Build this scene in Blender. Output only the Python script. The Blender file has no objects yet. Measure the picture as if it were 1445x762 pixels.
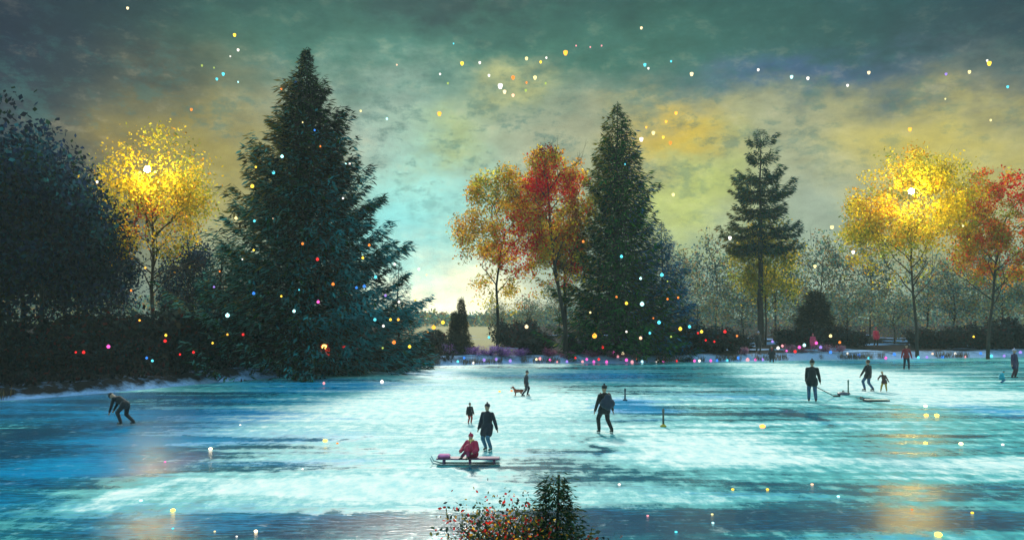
import bpy, math, random
import numpy as np
from mathutils import Vector, Matrix

random.seed(7)
rng = np.random.default_rng(7)
scene = bpy.context.scene
COL = scene.collection
CAMZ, HOR, F, CX = 4.0, 446.0, 1251.0, 722.5


def ground_at(px, py, z=0.0):
    Y = (CAMZ - z) * F / (py - HOR)
    return Vector(((px - CX) / F * Y, Y, z))


def at(px, py, Y):
    return Vector(((px - CX) / F * Y, Y, CAMZ + (HOR - py) / F * Y))


# ------------------------------------------------------------------ tagging
def tag(o, label=None, cat=None, group=None, kind=None):
    if label: o['label'] = label
    if cat: o['category'] = cat
    if group: o['group'] = group
    if kind: o['kind'] = kind
    return o


def empty(name, loc=(0, 0, 0), rz=0.0):
    o = bpy.data.objects.new(name, None)
    COL.objects.link(o)
    o.location = loc
    o.rotation_euler = (0, 0, rz)
    o.empty_display_size = 0.2
    return o


def link(name, me, parent=None, mats=None, loc=None):
    o = bpy.data.objects.new(name, me)
    COL.objects.link(o)
    if mats is not None:
        for m in (mats if isinstance(mats, (list, tuple)) else [mats]):
            me.materials.append(m)
    if parent: o.parent = parent
    if loc is not None: o.location = loc
    return o


def copy_tree(o, parent=None):
    c = o.copy()
    COL.objects.link(c)
    if parent: c.parent = parent
    for ch in list(o.children):
        copy_tree(ch, c)
    return c


# ------------------------------------------------------------------ mesh building
class MB:
    def __init__(self):
        self.v, self.f = [], []

    def add(self, vs, fs):
        n = len(self.v)
        self.v += [tuple(p) for p in vs]
        self.f += [tuple(i + n for i in f) for f in fs]

    def tube(self, pts, rad, n=8, cap=True):
        pts = [Vector(p) for p in pts]
        rings = []
        up = Vector((0.13, 0.21, 1)).normalized()
        for i, p in enumerate(pts):
            d = (pts[min(i + 1, len(pts) - 1)] - pts[max(i - 1, 0)])
            if d.length < 1e-6: d = Vector((0, 0, 1))
            d.normalize()
            a = d.cross(up)
            if a.length < 0.05: a = d.cross(Vector((1, 0, 0)))
            a.normalize()
            b = d.cross(a)
            r = rad[i]
            rings.append([p + (a * math.cos(t) + b * math.sin(t)) * r for t in [2 * math.pi * k / n for k in range(n)]])
        vs = [q for R in rings for q in R]
        fs = []
        for i in range(len(rings) - 1):
            for k in range(n):
                k2 = (k + 1) % n
                fs.append((i * n + k, i * n + k2, (i + 1) * n + k2, (i + 1) * n + k))
        if cap:
            fs.append(tuple(range(n))[::-1])
            fs.append(tuple(range((len(rings) - 1) * n, len(rings) * n)))
        self.add(vs, fs)

    def ball(self, c, r, sc=(1, 1, 1), seg=12, ring=8, rot=None):
        c = Vector(c)
        vs, fs = [], []
        M = rot if rot is not None else Matrix.Identity(3)
        def pt(x, y, z): return c + M @ Vector((x * r * sc[0], y * r * sc[1], z * r * sc[2]))
        vs.append(pt(0, 0, 1))
        for i in range(1, ring):
            th = math.pi * i / ring
            for k in range(seg):
                ph = 2 * math.pi * k / seg
                vs.append(pt(math.sin(th) * math.cos(ph), math.sin(th) * math.sin(ph), math.cos(th)))
        vs.append(pt(0, 0, -1))
        for k in range(seg):
            fs.append((0, 1 + k, 1 + (k + 1) % seg))
        for i in range(ring - 2):
            for k in range(seg):
                a = 1 + i * seg + k; b = 1 + i * seg + (k + 1) % seg
                fs.append((a, a + seg, b + seg, b))
        L = len(vs) - 1
        s0 = 1 + (ring - 2) * seg
        for k in range(seg):
            fs.append((L, s0 + (k + 1) % seg, s0 + k))
        self.add(vs, fs)

    def capsule(self, a, b, ra, rb, n=10):
        a, b = Vector(a), Vector(b)
        self.ball(a, ra, seg=n, ring=8)
        self.ball(b, rb, seg=n, ring=8)
        self.tube([a, b], [ra, rb], n)

    def box(self, c, s, rz=0.0, bev=0.0):
        cx, cy, cz = c
        hx, hy, hz = s[0] / 2, s[1] / 2, s[2] / 2
        b = min(bev, hx * .9, hy * .9, hz * .9)
        R = Matrix.Rotation(rz, 3, 'Z')
        if b <= 0:
            vs = [R @ Vector((x, y, z)) + Vector(c) for x in (-hx, hx) for y in (-hy, hy) for z in (-hz, hz)]
            fs = [(0, 1, 3, 2), (4, 6, 7, 5), (0, 4, 5, 1), (2, 3, 7, 6), (0, 2, 6, 4), (1, 5, 7, 3)]
            self.add(vs, fs)
        else:
            rings = []
            for (z, ins) in ((-hz, b), (-hz + b, 0), (hz - b, 0), (hz, b)):
                x, y = hx - ins, hy - ins
                bb = b * (0.5 if ins else 1)
                rings.append([(x - bb, -y), (x, -y + bb), (x, y - bb), (x - bb, y), (-x + bb, y), (-x, y - bb), (-x, -y + bb), (-x + bb, -y)])
                rings[-1] = [R @ Vector((p[0], p[1], z)) + Vector(c) for p in rings[-1]]
            vs = [p for r in rings for p in r]
            fs = []
            for i in range(3):
                for k in range(8):
                    k2 = (k + 1) % 8
                    fs.append((i * 8 + k, i * 8 + k2, (i + 1) * 8 + k2, (i + 1) * 8 + k))
            fs.append(tuple(range(8))[::-1]); fs.append(tuple(range(24, 32)))
            self.add(vs, fs)

    def lathe(self, prof, c=(0, 0, 0), n=12):
        vs, fs = [], []
        for (r, z) in prof:
            for k in range(n):
                t = 2 * math.pi * k / n
                vs.append((c[0] + r * math.cos(t), c[1] + r * math.sin(t), c[2] + z))
        for i in range(len(prof) - 1):
            for k in range(n):
                k2 = (k + 1) % n
                fs.append((i * n + k, i * n + k2, (i + 1) * n + k2, (i + 1) * n + k))
        fs.append(tuple(range(n))[::-1]); fs.append(tuple(range((len(prof) - 1) * n, len(prof) * n)))
        self.add(vs, fs)

    def mesh(self, name, smooth=True):
        me = bpy.data.meshes.new(name)
        me.from_pydata(self.v, [], self.f)
        if smooth:
            me.polygons.foreach_set('use_smooth', [True] * len(me.polygons))
        me.update()
        return me

    def build(self, name, mat, parent=None, loc=None, smooth=True):
        return link(name, self.mesh(name, smooth), parent, mat, loc)

    def fused(self, name, voxel, smooth_it=4):
        """one continuous surface out of the overlapping pieces"""
        me = self.mesh(name + '_tmp')
        o = bpy.data.objects.new(name + '_tmp', me)
        COL.objects.link(o)
        m = o.modifiers.new('r', 'REMESH'); m.mode = 'VOXEL'; m.voxel_size = voxel; m.use_smooth_shade = True
        s = o.modifiers.new('s', 'SMOOTH'); s.factor = 0.5; s.iterations = smooth_it
        dg = bpy.context.evaluated_depsgraph_get()
        dg.update()
        out = bpy.data.meshes.new_from_object(o.evaluated_get(dg))
        out.name = name
        bpy.data.objects.remove(o)
        bpy.data.meshes.remove(me)
        out.polygons.foreach_set('use_smooth', [True] * len(out.polygons))
        return out


def quads_mesh(name, V, C):
    """V (N,4,3) leaf faces, C (N,3) leaf colours"""
    N = V.shape[0]
    me = bpy.data.meshes.new(name)
    me.vertices.add(N * 4)
    me.vertices.foreach_set('co', V.reshape(-1).astype(np.float32))
    me.loops.add(N * 4)
    me.loops.foreach_set('vertex_index', np.arange(N * 4, dtype=np.int32))
    me.polygons.add(N)
    me.polygons.foreach_set('loop_start', np.arange(0, N * 4, 4, dtype=np.int32))
    me.update(calc_edges=True)
    ca = me.color_attributes.new('leafcol', 'FLOAT_COLOR', 'POINT')
    c4 = np.ones((N, 4, 4), np.float32)
    c4[:, :, :3] = C[:, None, :]
    ca.data.foreach_set('color', c4.reshape(-1))
    me.validate()
    return me


def unit(a):
    return a / np.maximum(np.linalg.norm(a, axis=-1, keepdims=True), 1e-9)


def leaf_quads(P, D, L, W, roll):
    """diamond leaves: P base (N,3), D direction (N,3), L length, W width"""
    N = len(P)
    D = unit(D)
    r = unit(rng.normal(size=(N, 3)))
    if roll is not None: r = unit(r * 0.6 + roll)
    S = unit(np.cross(D, r))
    V = np.empty((N, 4, 3))
    L = np.asarray(L).reshape(-1, 1); W = np.asarray(W).reshape(-1, 1)
    V[:, 0] = P
    V[:, 1] = P + D * L * 0.55 + S * W * 0.5
    V[:, 2] = P + D * L
    V[:, 3] = P + D * L * 0.45 - S * W * 0.5
    return V


# ------------------------------------------------------------------ numpy noise
def vnoise(x, y, seed):
    xi = np.floor(x).astype(np.int64); yi = np.floor(y).astype(np.int64)
    fx = x - xi; fy = y - yi
    fx = fx * fx * (3 - 2 * fx); fy = fy * fy * (3 - 2 * fy)
    def h(a, b):
        n = (a * 374761393 + b * 668265263 + seed * 1442695041) & 0x7fffffff
        n = ((n ^ (n >> 13)) * 1274126177) & 0x7fffffff
        return ((n ^ (n >> 16)) & 0xffff) / 65535.0
    return (h(xi, yi) * (1 - fx) + h(xi + 1, yi) * fx) * (1 - fy) + (h(xi, yi + 1) * (1 - fx) + h(xi + 1, yi + 1) * fx) * fy


def fbm(x, y, seed, oct=4):
    s, a, t = 0, 1.0, 0
    for k in range(oct):
        s = s + a * vnoise(x * 2 ** k + 17.3 * k, y * 2 ** k + 9.1 * k, seed + k)
        t += a; a *= 0.5
    return s / t


# ------------------------------------------------------------------ materials
class NT:
    def __init__(self, nt): self.nt = nt; self.n = nt.nodes; self.l = nt.links
    def new(self, t, **kw):
        nd = self.n.new(t)
        for k, v in kw.items(): setattr(nd, k, v)
        return nd
    def set(self, sock, v):
        if isinstance(v, bpy.types.NodeSocket): self.l.new(v, sock)
        else: sock.default_value = v
    def m(self, op, a, b=None, c=None, clamp=False):
        nd = self.new('ShaderNodeMath', operation=op, use_clamp=clamp)
        for i, v in enumerate((a, b, c)):
            if v is not None: self.set(nd.inputs[i], v)
        return nd.outputs[0]
    def mix(self, f, a, b, mode='MIX'):
        nd = self.new('ShaderNodeMix', data_type='RGBA', blend_type=mode)
        nd.clamp_factor = True
        self.set(nd.inputs[0], f); self.set(nd.inputs[6], a); self.set(nd.inputs[7], b)
        return nd.outputs[2]
    def noise(self, vec, scale, detail=4, rough=0.55, out=0):
        nd = self.new('ShaderNodeTexNoise')
        if vec is not None: self.l.new(vec, nd.inputs['Vector'])
        nd.inputs['Scale'].default_value = scale
        nd.inputs['Detail'].default_value = detail
        nd.inputs['Roughness'].default_value = rough
        return nd.outputs[out]
    def ramp(self, f, stops, interp='LINEAR'):
        nd = self.new('ShaderNodeValToRGB')
        cr = nd.color_ramp; cr.interpolation = interp
        while len(cr.elements) > 1: cr.elements.remove(cr.elements[-1])
        cr.elements[0].position = stops[0][0]; cr.elements[0].color = tuple(stops[0][1]) + (1,)
        for p, c in stops[1:]:
            e = cr.elements.new(p); e.color = tuple(c) + (1,)
        self.set(nd.inputs[0], f)
        return nd.outputs[0]


def new_mat(name):
    m = bpy.data.materials.new(name)
    m.use_nodes = True
    m.node_tree.nodes.clear()
    return m, NT(m.node_tree)


def c4(c): return (c[0], c[1], c[2], 1.0)


def solid(name, col, rough=0.7, var=0.35, scale=6.0, bump=0.3, metallic=0.0, sheen=0.0):
    m, t = new_mat(name)
    tc = t.new('ShaderNodeTexCoord')
    n = t.noise(tc.outputs['Object'], scale, 5)
    n2 = t.noise(tc.outputs['Object'], scale * 7, 3)
    lo = tuple(x * (1 - var) for x in col); hi = tuple(min(1, x * (1 + var)) for x in col)
    c = t.ramp(n, [(0.3, lo), (0.7, hi)])
    b = t.new('ShaderNodeBsdfPrincipled')
    t.l.new(c, b.inputs['Base Color'])
    b.inputs['Roughness'].default_value = rough
    b.inputs['Metallic'].default_value = metallic
    b.inputs['Sheen Weight'].default_value = sheen
    bp = t.new('ShaderNodeBump'); bp.inputs['Strength'].default_value = bump; bp.inputs['Distance'].default_value = 0.02
    t.l.new(n2, bp.inputs['Height']); t.l.new(bp.outputs[0], b.inputs['Normal'])
    o = t.new('ShaderNodeOutputMaterial'); t.l.new(b.outputs[0], o.inputs[0])
    return m


def emis(name, col, strength, sampling='NONE'):
    m, t = new_mat(name)
    e = t.new('ShaderNodeEmission')
    e.inputs[0].default_value = c4(col); e.inputs[1].default_value = strength
    o = t.new('ShaderNodeOutputMaterial'); t.l.new(e.outputs[0], o.inputs[0])
    m.cycles.emission_sampling = sampling
    return m


def leaf_mat(name, transl=0.35, scale=0.5):
    m, t = new_mat(name)
    at_ = t.new('ShaderNodeAttribute'); at_.attribute_name = 'leafcol'
    tc = t.new('ShaderNodeTexCoord')
    n = t.noise(tc.outputs['Object'], scale, 3)
    k = t.m('MULTIPLY_ADD', n, 1.1, 0.45)
    vm = t.new('ShaderNodeVectorMath', operation='SCALE')
    t.l.new(at_.outputs['Color'], vm.inputs[0]); t.l.new(k, vm.inputs['Scale'])
    d = t.new('ShaderNodeBsdfDiffuse'); tr = t.new('ShaderNodeBsdfTranslucent')
    t.l.new(vm.outputs[0], d.inputs[0]); t.l.new(vm.outputs[0], tr.inputs[0])
    mx = t.new('ShaderNodeMixShader'); mx.inputs[0].default_value = transl
    t.l.new(d.outputs[0], mx.inputs[1]); t.l.new(tr.outputs[0], mx.inputs[2])
    o = t.new('ShaderNodeOutputMaterial'); t.l.new(mx.outputs[0], o.inputs[0])
    return m


M_NEEDLE = leaf_mat('needles', 0.25, 0.35)
M_LEAF = leaf_mat('leaves', 0.66, 0.4)
M_BARK = solid('bark', (0.035, 0.027, 0.022), 0.9, 0.5, 3.0, 0.9)
M_BARK_DARK = solid('dark_bark', (0.018, 0.017, 0.018), 0.9, 0.5, 3.0, 0.9)

# ------------------------------------------------------------------ camera
cam = bpy.data.cameras.new('camera')
cam.sensor_width = 36.0
cam.lens = 36.0 * F / 1445.0
cam.shift_y = (HOR - 381.0) / 1445.0
cam.clip_start = 0.1
cam.clip_end = 5000
co = bpy.data.objects.new('camera', cam)
COL.objects.link(co)
co.location = (0, 0, CAMZ)
co.rotation_euler = (math.radians(90), 0, 0)
scene.camera = co

# ------------------------------------------------------------------ light and sky
SUN_AZ = math.radians(-5.5)      # measured from +Y towards +X
SUN_EL = math.radians(33)
sd = bpy.data.lights.new('sun', 'SUN')
sd.energy = 3.7
sd.angle = math.radians(6.0)
sd.color = (1.0, 0.93, 0.80)
so = bpy.data.objects.new('sun', sd)
COL.objects.link(so)
sdir = Vector((math.sin(SUN_AZ) * math.cos(SUN_EL), math.cos(SUN_AZ) * math.cos(SUN_EL), math.sin(SUN_EL)))
so.rotation_euler = sdir.to_track_quat('Z', 'Y').to_euler()
so.location = (0, 20, 60)

world = bpy.data.worlds.new('World')
scene.world = world
world.use_nodes = True
world.node_tree.nodes.clear()
W = NT(world.node_tree)
tc = W.new('ShaderNodeTexCoord')
sep = W.new('ShaderNodeSeparateXYZ'); W.l.new(tc.outputs['Generated'], sep.inputs[0])
dx, dy, dz = sep.outputs
az = W.m('ARCTAN2', dx, dy)
hl = W.m('SQRT', W.m('ADD', W.m('MULTIPLY', dx, dx), W.m('MULTIPLY', dy, dy)))
el = W.m('DIVIDE', dz, W.m('MAXIMUM', hl, 0.02))
cmb = W.new('ShaderNodeCombineXYZ')
W.l.new(az, cmb.inputs[0]); W.l.new(W.m('MULTIPLY', W.m('MINIMUM', el, 2.0), 1.7), cmb.inputs[1])
q = cmb.outputs[0]
wn = W.noise(q, 5.0, 6, 0.6)
wn2 = W.noise(q, 9.0, 6, 0.62, out=0)
wfine = W.noise(q, 26.0, 5, 0.65)
wdab = W.noise(q, 60.0, 4, 0.7)
wdab2 = W.noise(q, 17.0, 5, 0.7)
wa = W.m('ADD', az, W.m('MULTIPLY', W.m('SUBTRACT', wn, 0.5), 0.24))
we = W.m('ADD', el, W.m('MULTIPLY', W.m('SUBTRACT', wn2, 0.5), 0.16))


def blob(px, py, sx, sy):
    a0 = math.atan((px - CX) / F)
    e0 = (HOR - py) / math.hypot(F, px - CX)
    a = W.m('DIVIDE', W.m('SUBTRACT', wa, a0), sx / F)
    e = W.m('DIVIDE', W.m('SUBTRACT', we, e0), sy / F)
    r2 = W.m('ADD', W.m('MULTIPLY', a, a), W.m('MULTIPLY', e, e))
    return W.m('POWER', 2.718, W.m('MULTIPLY', r2, -1.0))


sky = W.ramp(W.m('MULTIPLY', we, 1.0, clamp=True), [
    (0.0, (0.26, 0.38, 0.30)), (0.08, (0.30, 0.41, 0.30)), (0.15, (0.40, 0.43, 0.27)), (0.21, (0.36, 0.385, 0.24)),
    (0.25, (0.16, 0.27, 0.20)), (0.29, (0.05, 0.18, 0.13)), (0.34, (0.028, 0.12, 0.095)), (0.42, (0.022, 0.08, 0.09)),
    (0.75, (0.16, 0.30, 0.36)), (1.0, (0.34, 0.60, 0.70))])  # unseen upper sky made brighter, added to light the ice


def over(px, py, sx, sy, col, amt):
    global sky
    sky = W.mix(W.m('MULTIPLY', blob(px, py, sx, sy), amt, clamp=True), sky, c4(col))


over(1440, 20, 300, 90, (0.012, 0.04, 0.07), 0.9)
over(640, 5, 150, 30, (0.02, 0.05, 0.06), 0.7)
over(1150, 105, 150, 32, (0.01, 0.075, 0.22), 0.75)
over(1400, 120, 110, 30, (0.01, 0.07, 0.16), 0.6)
over(500, 190, 110, 60, (0.40, 0.45, 0.36), 0.8)
over(620, 190, 70, 55, (0.34, 0.38, 0.14), 0.6)
over(590, 300, 115, 140, (0.40, 0.86, 0.76), 0.95)
over(560, 345, 60, 70, (0.20, 0.78, 0.80), 0.75)
over(640, 432, 100, 62, (1.4, 1.35, 0.92), 1.0)
over(715, 125, 55, 26, (0.50, 0.52, 0.22), 0.85)
over(930, 185, 60, 42, (0.75, 0.52, 0.05), 1.0)
over(1290, 270, 110, 80, (0.60, 0.48, 0.06), .7)
over(640, 200, 60, 40, (.42, .46, .12), .6)
over(965, 280, 90, 75, (0.52, 0.60, 0.15), 0.95)
over(245, 235, 135, 105, (0.58, 0.46, 0.05), 0.95)  # lamp-lit mist round the yellow tree, painted into the sky as a halo
over(205, 238, 45, 40, (0.9, 0.62, 0.05), 0.8)
over(1310, 240, 150, 90, (0.54, 0.45, 0.07), 0.85)  # the golden tree's halo, likewise put into the sky colour
over(1150, 290, 90, 80, (0.32, 0.44, 0.37), 0.7)
over(0, 60, 260, 260, (0.008, 0.018, 0.042), 1.0)
over(0, 330, 170, 220, (0.006, 0.022, 0.045), 1.0)
# broken cloud: dabs of tan and teal vapour in the middle band
band = W.m('MULTIPLY', blob(720, 190, 900, 130), 0.75, clamp=True)
dab = W.m('MULTIPLY', W.m('MULTIPLY_ADD', W.m('ADD', wdab2, W.m('MULTIPLY', wdab, 0.6)), 7.0, -5.7, clamp=True), band)
sky = W.mix(W.m('MULTIPLY', dab, 0.75), sky, c4((0.045, 0.17, 0.155)))
dab2 = W.m('MULTIPLY', W.m('MULTIPLY_ADD', W.m('SUBTRACT', wfine, W.m('MULTIPLY', wdab, 0.5)), 7.0, -2.2, clamp=True), band)
sky = W.mix(W.m('MULTIPLY', dab2, 0.32), sky, c4((0.50, 0.45, 0.27)))
br = W.m('ADD', W.m('MULTIPLY', wfine, 0.9), W.m('MULTIPLY_ADD', wn, 0.8, 0.15))
br = W.m('MULTIPLY', br, W.m('MULTIPLY_ADD', W.m('MULTIPLY', dy, -1.6, clamp=True), 1.15, 1.0))   # unseen sky behind the camera brightened, added as fill for the trees' fronts
vm = W.new('ShaderNodeVectorMath', operation='SCALE')
W.l.new(sky, vm.inputs[0]); W.l.new(br, vm.inputs['Scale'])
nish = W.new('ShaderNodeTexSky')
nish.sky_type = 'NISHITA'
nish.sun_disc = False
nish.sun_elevation = SUN_EL
nish.sun_rotation = SUN_AZ
nish.dust_density = 2.0
bg1 = W.new('ShaderNodeBackground'); W.l.new(nish.outputs[0], bg1.inputs[0]); bg1.inputs[1].default_value = 0.0008
bg2 = W.new('ShaderNodeBackground'); W.l.new(vm.outputs[0], bg2.inputs[0]); bg2.inputs[1].default_value = 1.0
ad = W.new('ShaderNodeAddShader'); W.l.new(bg1.outputs[0], ad.inputs[0]); W.l.new(bg2.outputs[0], ad.inputs[1])
wo = W.new('ShaderNodeOutputWorld'); W.l.new(ad.outputs[0], wo.inputs[0])

# ------------------------------------------------------------------ shoreline, ground, ice
SHX = np.array([-400, -90, -45, -24, -21, -18, -12.5, -7, 0, 9.4, 23.5, 51, 90, 400.])
SHY = np.array([-60, 12, 32, 41.5, 46, 52.5, 62, 70.5, 75, 75, 79, 87, 96, 100.])


def shore(x):
    return np.interp(x, SHX, SHY) + 1.2 * (vnoise(x * 0.3, x * 0 + 3.3, 5) - 0.5)


def land_z(x, y):
    x = np.asarray(x, float); y = np.asarray(y, float)
    d = y - shore(x)
    rise = np.clip(d / 3.0, -1, 1)
    z = np.where(d < 0, rise * 0.6, 0.55 * (rise * rise * (3 - 2 * rise)))
    z = z + np.clip(d - 3, 0, 60) * 0.02 + np.where(d > 0, 1, 0) * 0.35 * (fbm(x * 0.35, y * 0.35, 11) - 0.4) * np.clip(d / 2, 0, 1)
    z = np.where(d < -1.5, -0.6, z)
    return z + 0.85 * np.exp(-((x - .15) / 1.5) ** 2 - ((y - 13.2) / 1.1) ** 2)   # hummock by the near end of the lake


def lz(x, y): return float(land_z(np.array([x]), np.array([y]))[0])


gx = np.concatenate([np.linspace(-600, -90, 18), np.linspace(-88, 100, 310), np.linspace(105, 600, 18)])
gy = np.concatenate([np.linspace(-120, 8, 10), np.linspace(10, 125, 320), np.linspace(128, 700, 30)])
XX, YY = np.meshgrid(gx, gy)
ZZ = land_z(XX, YY)
me = bpy.data.meshes.new('ground')
nx, ny = len(gx), len(gy)
V = np.stack([XX, YY, ZZ], -1).reshape(-1, 3)
idx = np.arange(nx * ny).reshape(ny, nx)
Fq = np.stack([idx[:-1, :-1], idx[:-1, 1:], idx[1:, 1:], idx[1:, :-1]], -1).reshape(-1, 4)
me.from_pydata(V.tolist(), [], Fq.tolist())
me.polygons.foreach_set('use_smooth', [True] * len(me.polygons))
D = (YY - shore(XX)).reshape(-1)
snow = np.clip(1.25 - D / 3.5, 0, 1) * np.clip(0.25 + 1.3 * fbm(V[:, 0] * 0.25, V[:, 1] * 0.5, 21), 0, 1)
snow = np.where(D > 3, np.clip((fbm(V[:, 0] * 0.12, V[:, 1] * 0.25, 31) - 0.52) * 5, 0, 0.8), snow)
snow = np.where(D > 45, 0.0, snow)
snow = np.where(V[:, 0] < -6, snow * 0.8 * np.clip(1.15 - D / 2.2, 0, 1), snow)
snow = np.where(V[:, 0] < -13, np.maximum(snow, np.clip(1.25 - D / 5.5, 0, .45) * np.clip(.1 + 1.15 * fbm(V[:, 0] * .2, V[:, 1] * .5, 23), 0, 1)), snow)
snow = np.maximum(snow, np.clip((V[:, 0] - 18) / 10, 0, 1) * np.clip(1.2 - D / 4.5, 0, 1) * 0.8)
ca = me.color_attributes.new('snow', 'FLOAT_COLOR', 'POINT')
cc = np.ones((len(V), 4), np.float32); cc[:, :3] = snow[:, None]
cc[:, 1] = np.clip((D - 5) / 8, 0, 1) * np.exp(-((V[:, 0] + 1 + 0.052 * V[:, 1]) / (3.0 + .05 * V[:, 1])) ** 2)   # warm horizon glow painted as straw colour on the clearing's ground
ca.data.foreach_set('color', cc.reshape(-1))
m, t = new_mat('leaf_litter_and_snow')
tcn = t.new('ShaderNodeTexCoord')
a_ = t.new('ShaderNodeAttribute'); a_.attribute_name = 'snow'
n1 = t.noise(tcn.outputs['Object'], 1.6, 6, 0.65)
n2 = t.noise(tcn.outputs['Object'], 9.0, 5, 0.6)
earth = t.ramp(n2, [(0.3, (0.008, 0.009, 0.012)), (0.55, (0.016, 0.016, 0.016)), (0.75, (0.03, 0.024, 0.018))])
sn = t.ramp(n2, [(0.2, (0.14, 0.30, 0.66)), (0.8, (0.36, 0.58, 0.85))])  # blue of shaded snow is put into the snow colour
sg = t.new('ShaderNodeSeparateColor'); t.l.new(a_.outputs['Color'], sg.inputs[0])
earth = t.mix(t.m('MULTIPLY_ADD', t.m('ADD', sg.outputs[1], t.m('MULTIPLY', t.m('SUBTRACT', n1, 0.5), 0.5)), 2.5, -0.8, clamp=True), earth, t.mix(n2, c4((0.34, 0.26, 0.12)), c4((0.62, 0.54, 0.32))))  # straw tones paint the glow's warmth onto the ground
fac = t.m('MULTIPLY_ADD', t.m('ADD', sg.outputs[0], t.m('MULTIPLY', t.m('SUBTRACT', n1, 0.5), 0.9)), 3.0, -1.0, clamp=True)
bs = t.new('ShaderNodeBsdfPrincipled'); bs.inputs['Roughness'].default_value = 0.95
bs.inputs['Specular IOR Level'].default_value = 0.05
t.l.new(t.mix(fac, earth, sn), bs.inputs['Base Color'])
bp = t.new('ShaderNodeBump'); bp.inputs['Strength'].default_value = 0.8; bp.inputs['Distance'].default_value = 0.12
t.l.new(n2, bp.inputs['Height']); t.l.new(bp.outputs[0], bs.inputs['Normal'])
ou = t.new('ShaderNodeOutputMaterial'); t.l.new(bs.outputs[0], ou.inputs[0])
go = link('ground', me, None, m)
tag(go, 'dark wooded bank with drifts of snow coloured shade blue along the frozen lake', 'ground', kind='structure')

# ice
ix = np.concatenate([np.linspace(-400, -62, 14), np.arange(-60, 72, 0.25), np.linspace(74, 400, 14)])
iy = np.concatenate([np.linspace(-100, 9, 10), np.arange(10, 44, 0.14), np.arange(44, 100, 0.3)])
XX, YY = np.meshgrid(ix, iy)
nx, ny = len(ix), len(iy)
x = XX.reshape(-1); y = YY.reshape(-1)
# wavering streaks left by wind and skates, running across the lake
wx = x + 3 * (fbm(x * 0.12, y * 0.3, 41) - 0.5)
wy = y + 2.2 * (fbm(x * 0.10, y * 0.15, 43) - 0.5)
st1 = fbm(wx * 0.10, wy * 0.85, 51, 5)
st2 = fbm(wx * 0.28, wy * 2.2, 57, 4)
pat = fbm(wx * 0.11, wy * 0.22, 61, 4)


def gblob(px, py, sx, sy):
    """drift of snow, patch of ice or painted shade on the lake"""
    c = ground_at(px, py)
    rx = sx / F * c.y
    ry = 0.5 * abs(ground_at(px, py - sy).y - ground_at(px, py + sy * 0.8).y)
    return np.exp(-((wx - c.x) / rx) ** 2 - ((wy - c.y) / ry) ** 2)


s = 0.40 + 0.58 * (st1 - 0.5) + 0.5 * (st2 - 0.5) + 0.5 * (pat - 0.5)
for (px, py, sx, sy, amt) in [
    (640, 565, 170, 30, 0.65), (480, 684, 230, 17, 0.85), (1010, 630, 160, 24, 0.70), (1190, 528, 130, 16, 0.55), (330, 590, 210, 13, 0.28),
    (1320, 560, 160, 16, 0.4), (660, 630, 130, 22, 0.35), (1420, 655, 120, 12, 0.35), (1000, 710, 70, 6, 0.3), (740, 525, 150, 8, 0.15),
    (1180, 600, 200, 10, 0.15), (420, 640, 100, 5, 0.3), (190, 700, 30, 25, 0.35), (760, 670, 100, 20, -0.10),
    (800, 650, 90, 24, -0.2), (30, 640, 140, 80, -0.65), (160, 660, 90, 40, -0.12), (330, 742, 260, 24, -0.5), (800, 745, 250, 30, -0.5), (1270, 735, 330, 32, -0.5), (851, 630, 8, 15, -.45), (1146, 588, 9, 14, -.45), (692, 664, 10, 15, -.45), (1224, 563, 12, 7, -.5), (742, 567, 9, 6, -.5), (1300, 655, 190, 50, 0.16),  # left-edge darks paint the forest's shade; small spots at feet carry skaters' reflections
    (895, 574, 44, 11, -0.45), (1270, 640, 120, 14, -0.2), (1090, 585, 130, 6, -0.25), (60, 575, 120, 18, -0.55)]:  # first entry here paints a skater's blue shadow into the ice colour
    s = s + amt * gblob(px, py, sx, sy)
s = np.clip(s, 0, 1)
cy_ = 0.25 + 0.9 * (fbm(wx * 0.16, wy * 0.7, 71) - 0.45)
for (px, py, sx, sy, amt) in [(895, 574, 50, 13, 0.95), (300, 580, 220, 18, 0.6), (150, 640, 130, 55, 0.65), (480, 545, 170, 11, 0.6), (430, 640, 160, 12, .3), (1000, 560, 120, 10, .3), (840, 530, 110, 8, 0.7), (1150, 505, 140, 8, 0.5),  # first entry tints the ice blue as the backpack person's painted shadow
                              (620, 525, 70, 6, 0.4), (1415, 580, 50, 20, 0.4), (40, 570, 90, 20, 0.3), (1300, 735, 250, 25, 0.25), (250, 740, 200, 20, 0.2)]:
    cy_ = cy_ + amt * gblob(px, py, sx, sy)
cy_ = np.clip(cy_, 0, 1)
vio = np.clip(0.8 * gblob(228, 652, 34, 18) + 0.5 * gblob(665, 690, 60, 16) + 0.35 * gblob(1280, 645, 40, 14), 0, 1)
me = bpy.data.meshes.new('ice')
V = np.stack([x, y, np.zeros_like(x)], -1)
idx = np.arange(nx * ny).reshape(ny, nx)
Fq = np.stack([idx[:-1, :-1], idx[:-1, 1:], idx[1:, 1:], idx[1:, :-1]], -1).reshape(-1, 4)
me.from_pydata(V.tolist(), [], Fq.tolist())
me.polygons.foreach_set('use_smooth', [True] * len(me.polygons))
ca = me.color_attributes.new('ice', 'FLOAT_COLOR', 'POINT')
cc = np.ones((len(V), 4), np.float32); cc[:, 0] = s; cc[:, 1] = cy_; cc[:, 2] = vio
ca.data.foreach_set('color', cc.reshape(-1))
m, t = new_mat('ice_and_blown_snow')
tcn = t.new('ShaderNodeTexCoord')
mp = t.new('ShaderNodeMapping'); mp.inputs['Scale'].default_value = (0.35, 1.5, 1)
t.l.new(tcn.outputs['Object'], mp.inputs[0])
a_ = t.new('ShaderNodeAttribute'); a_.attribute_name = 'ice'
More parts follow.
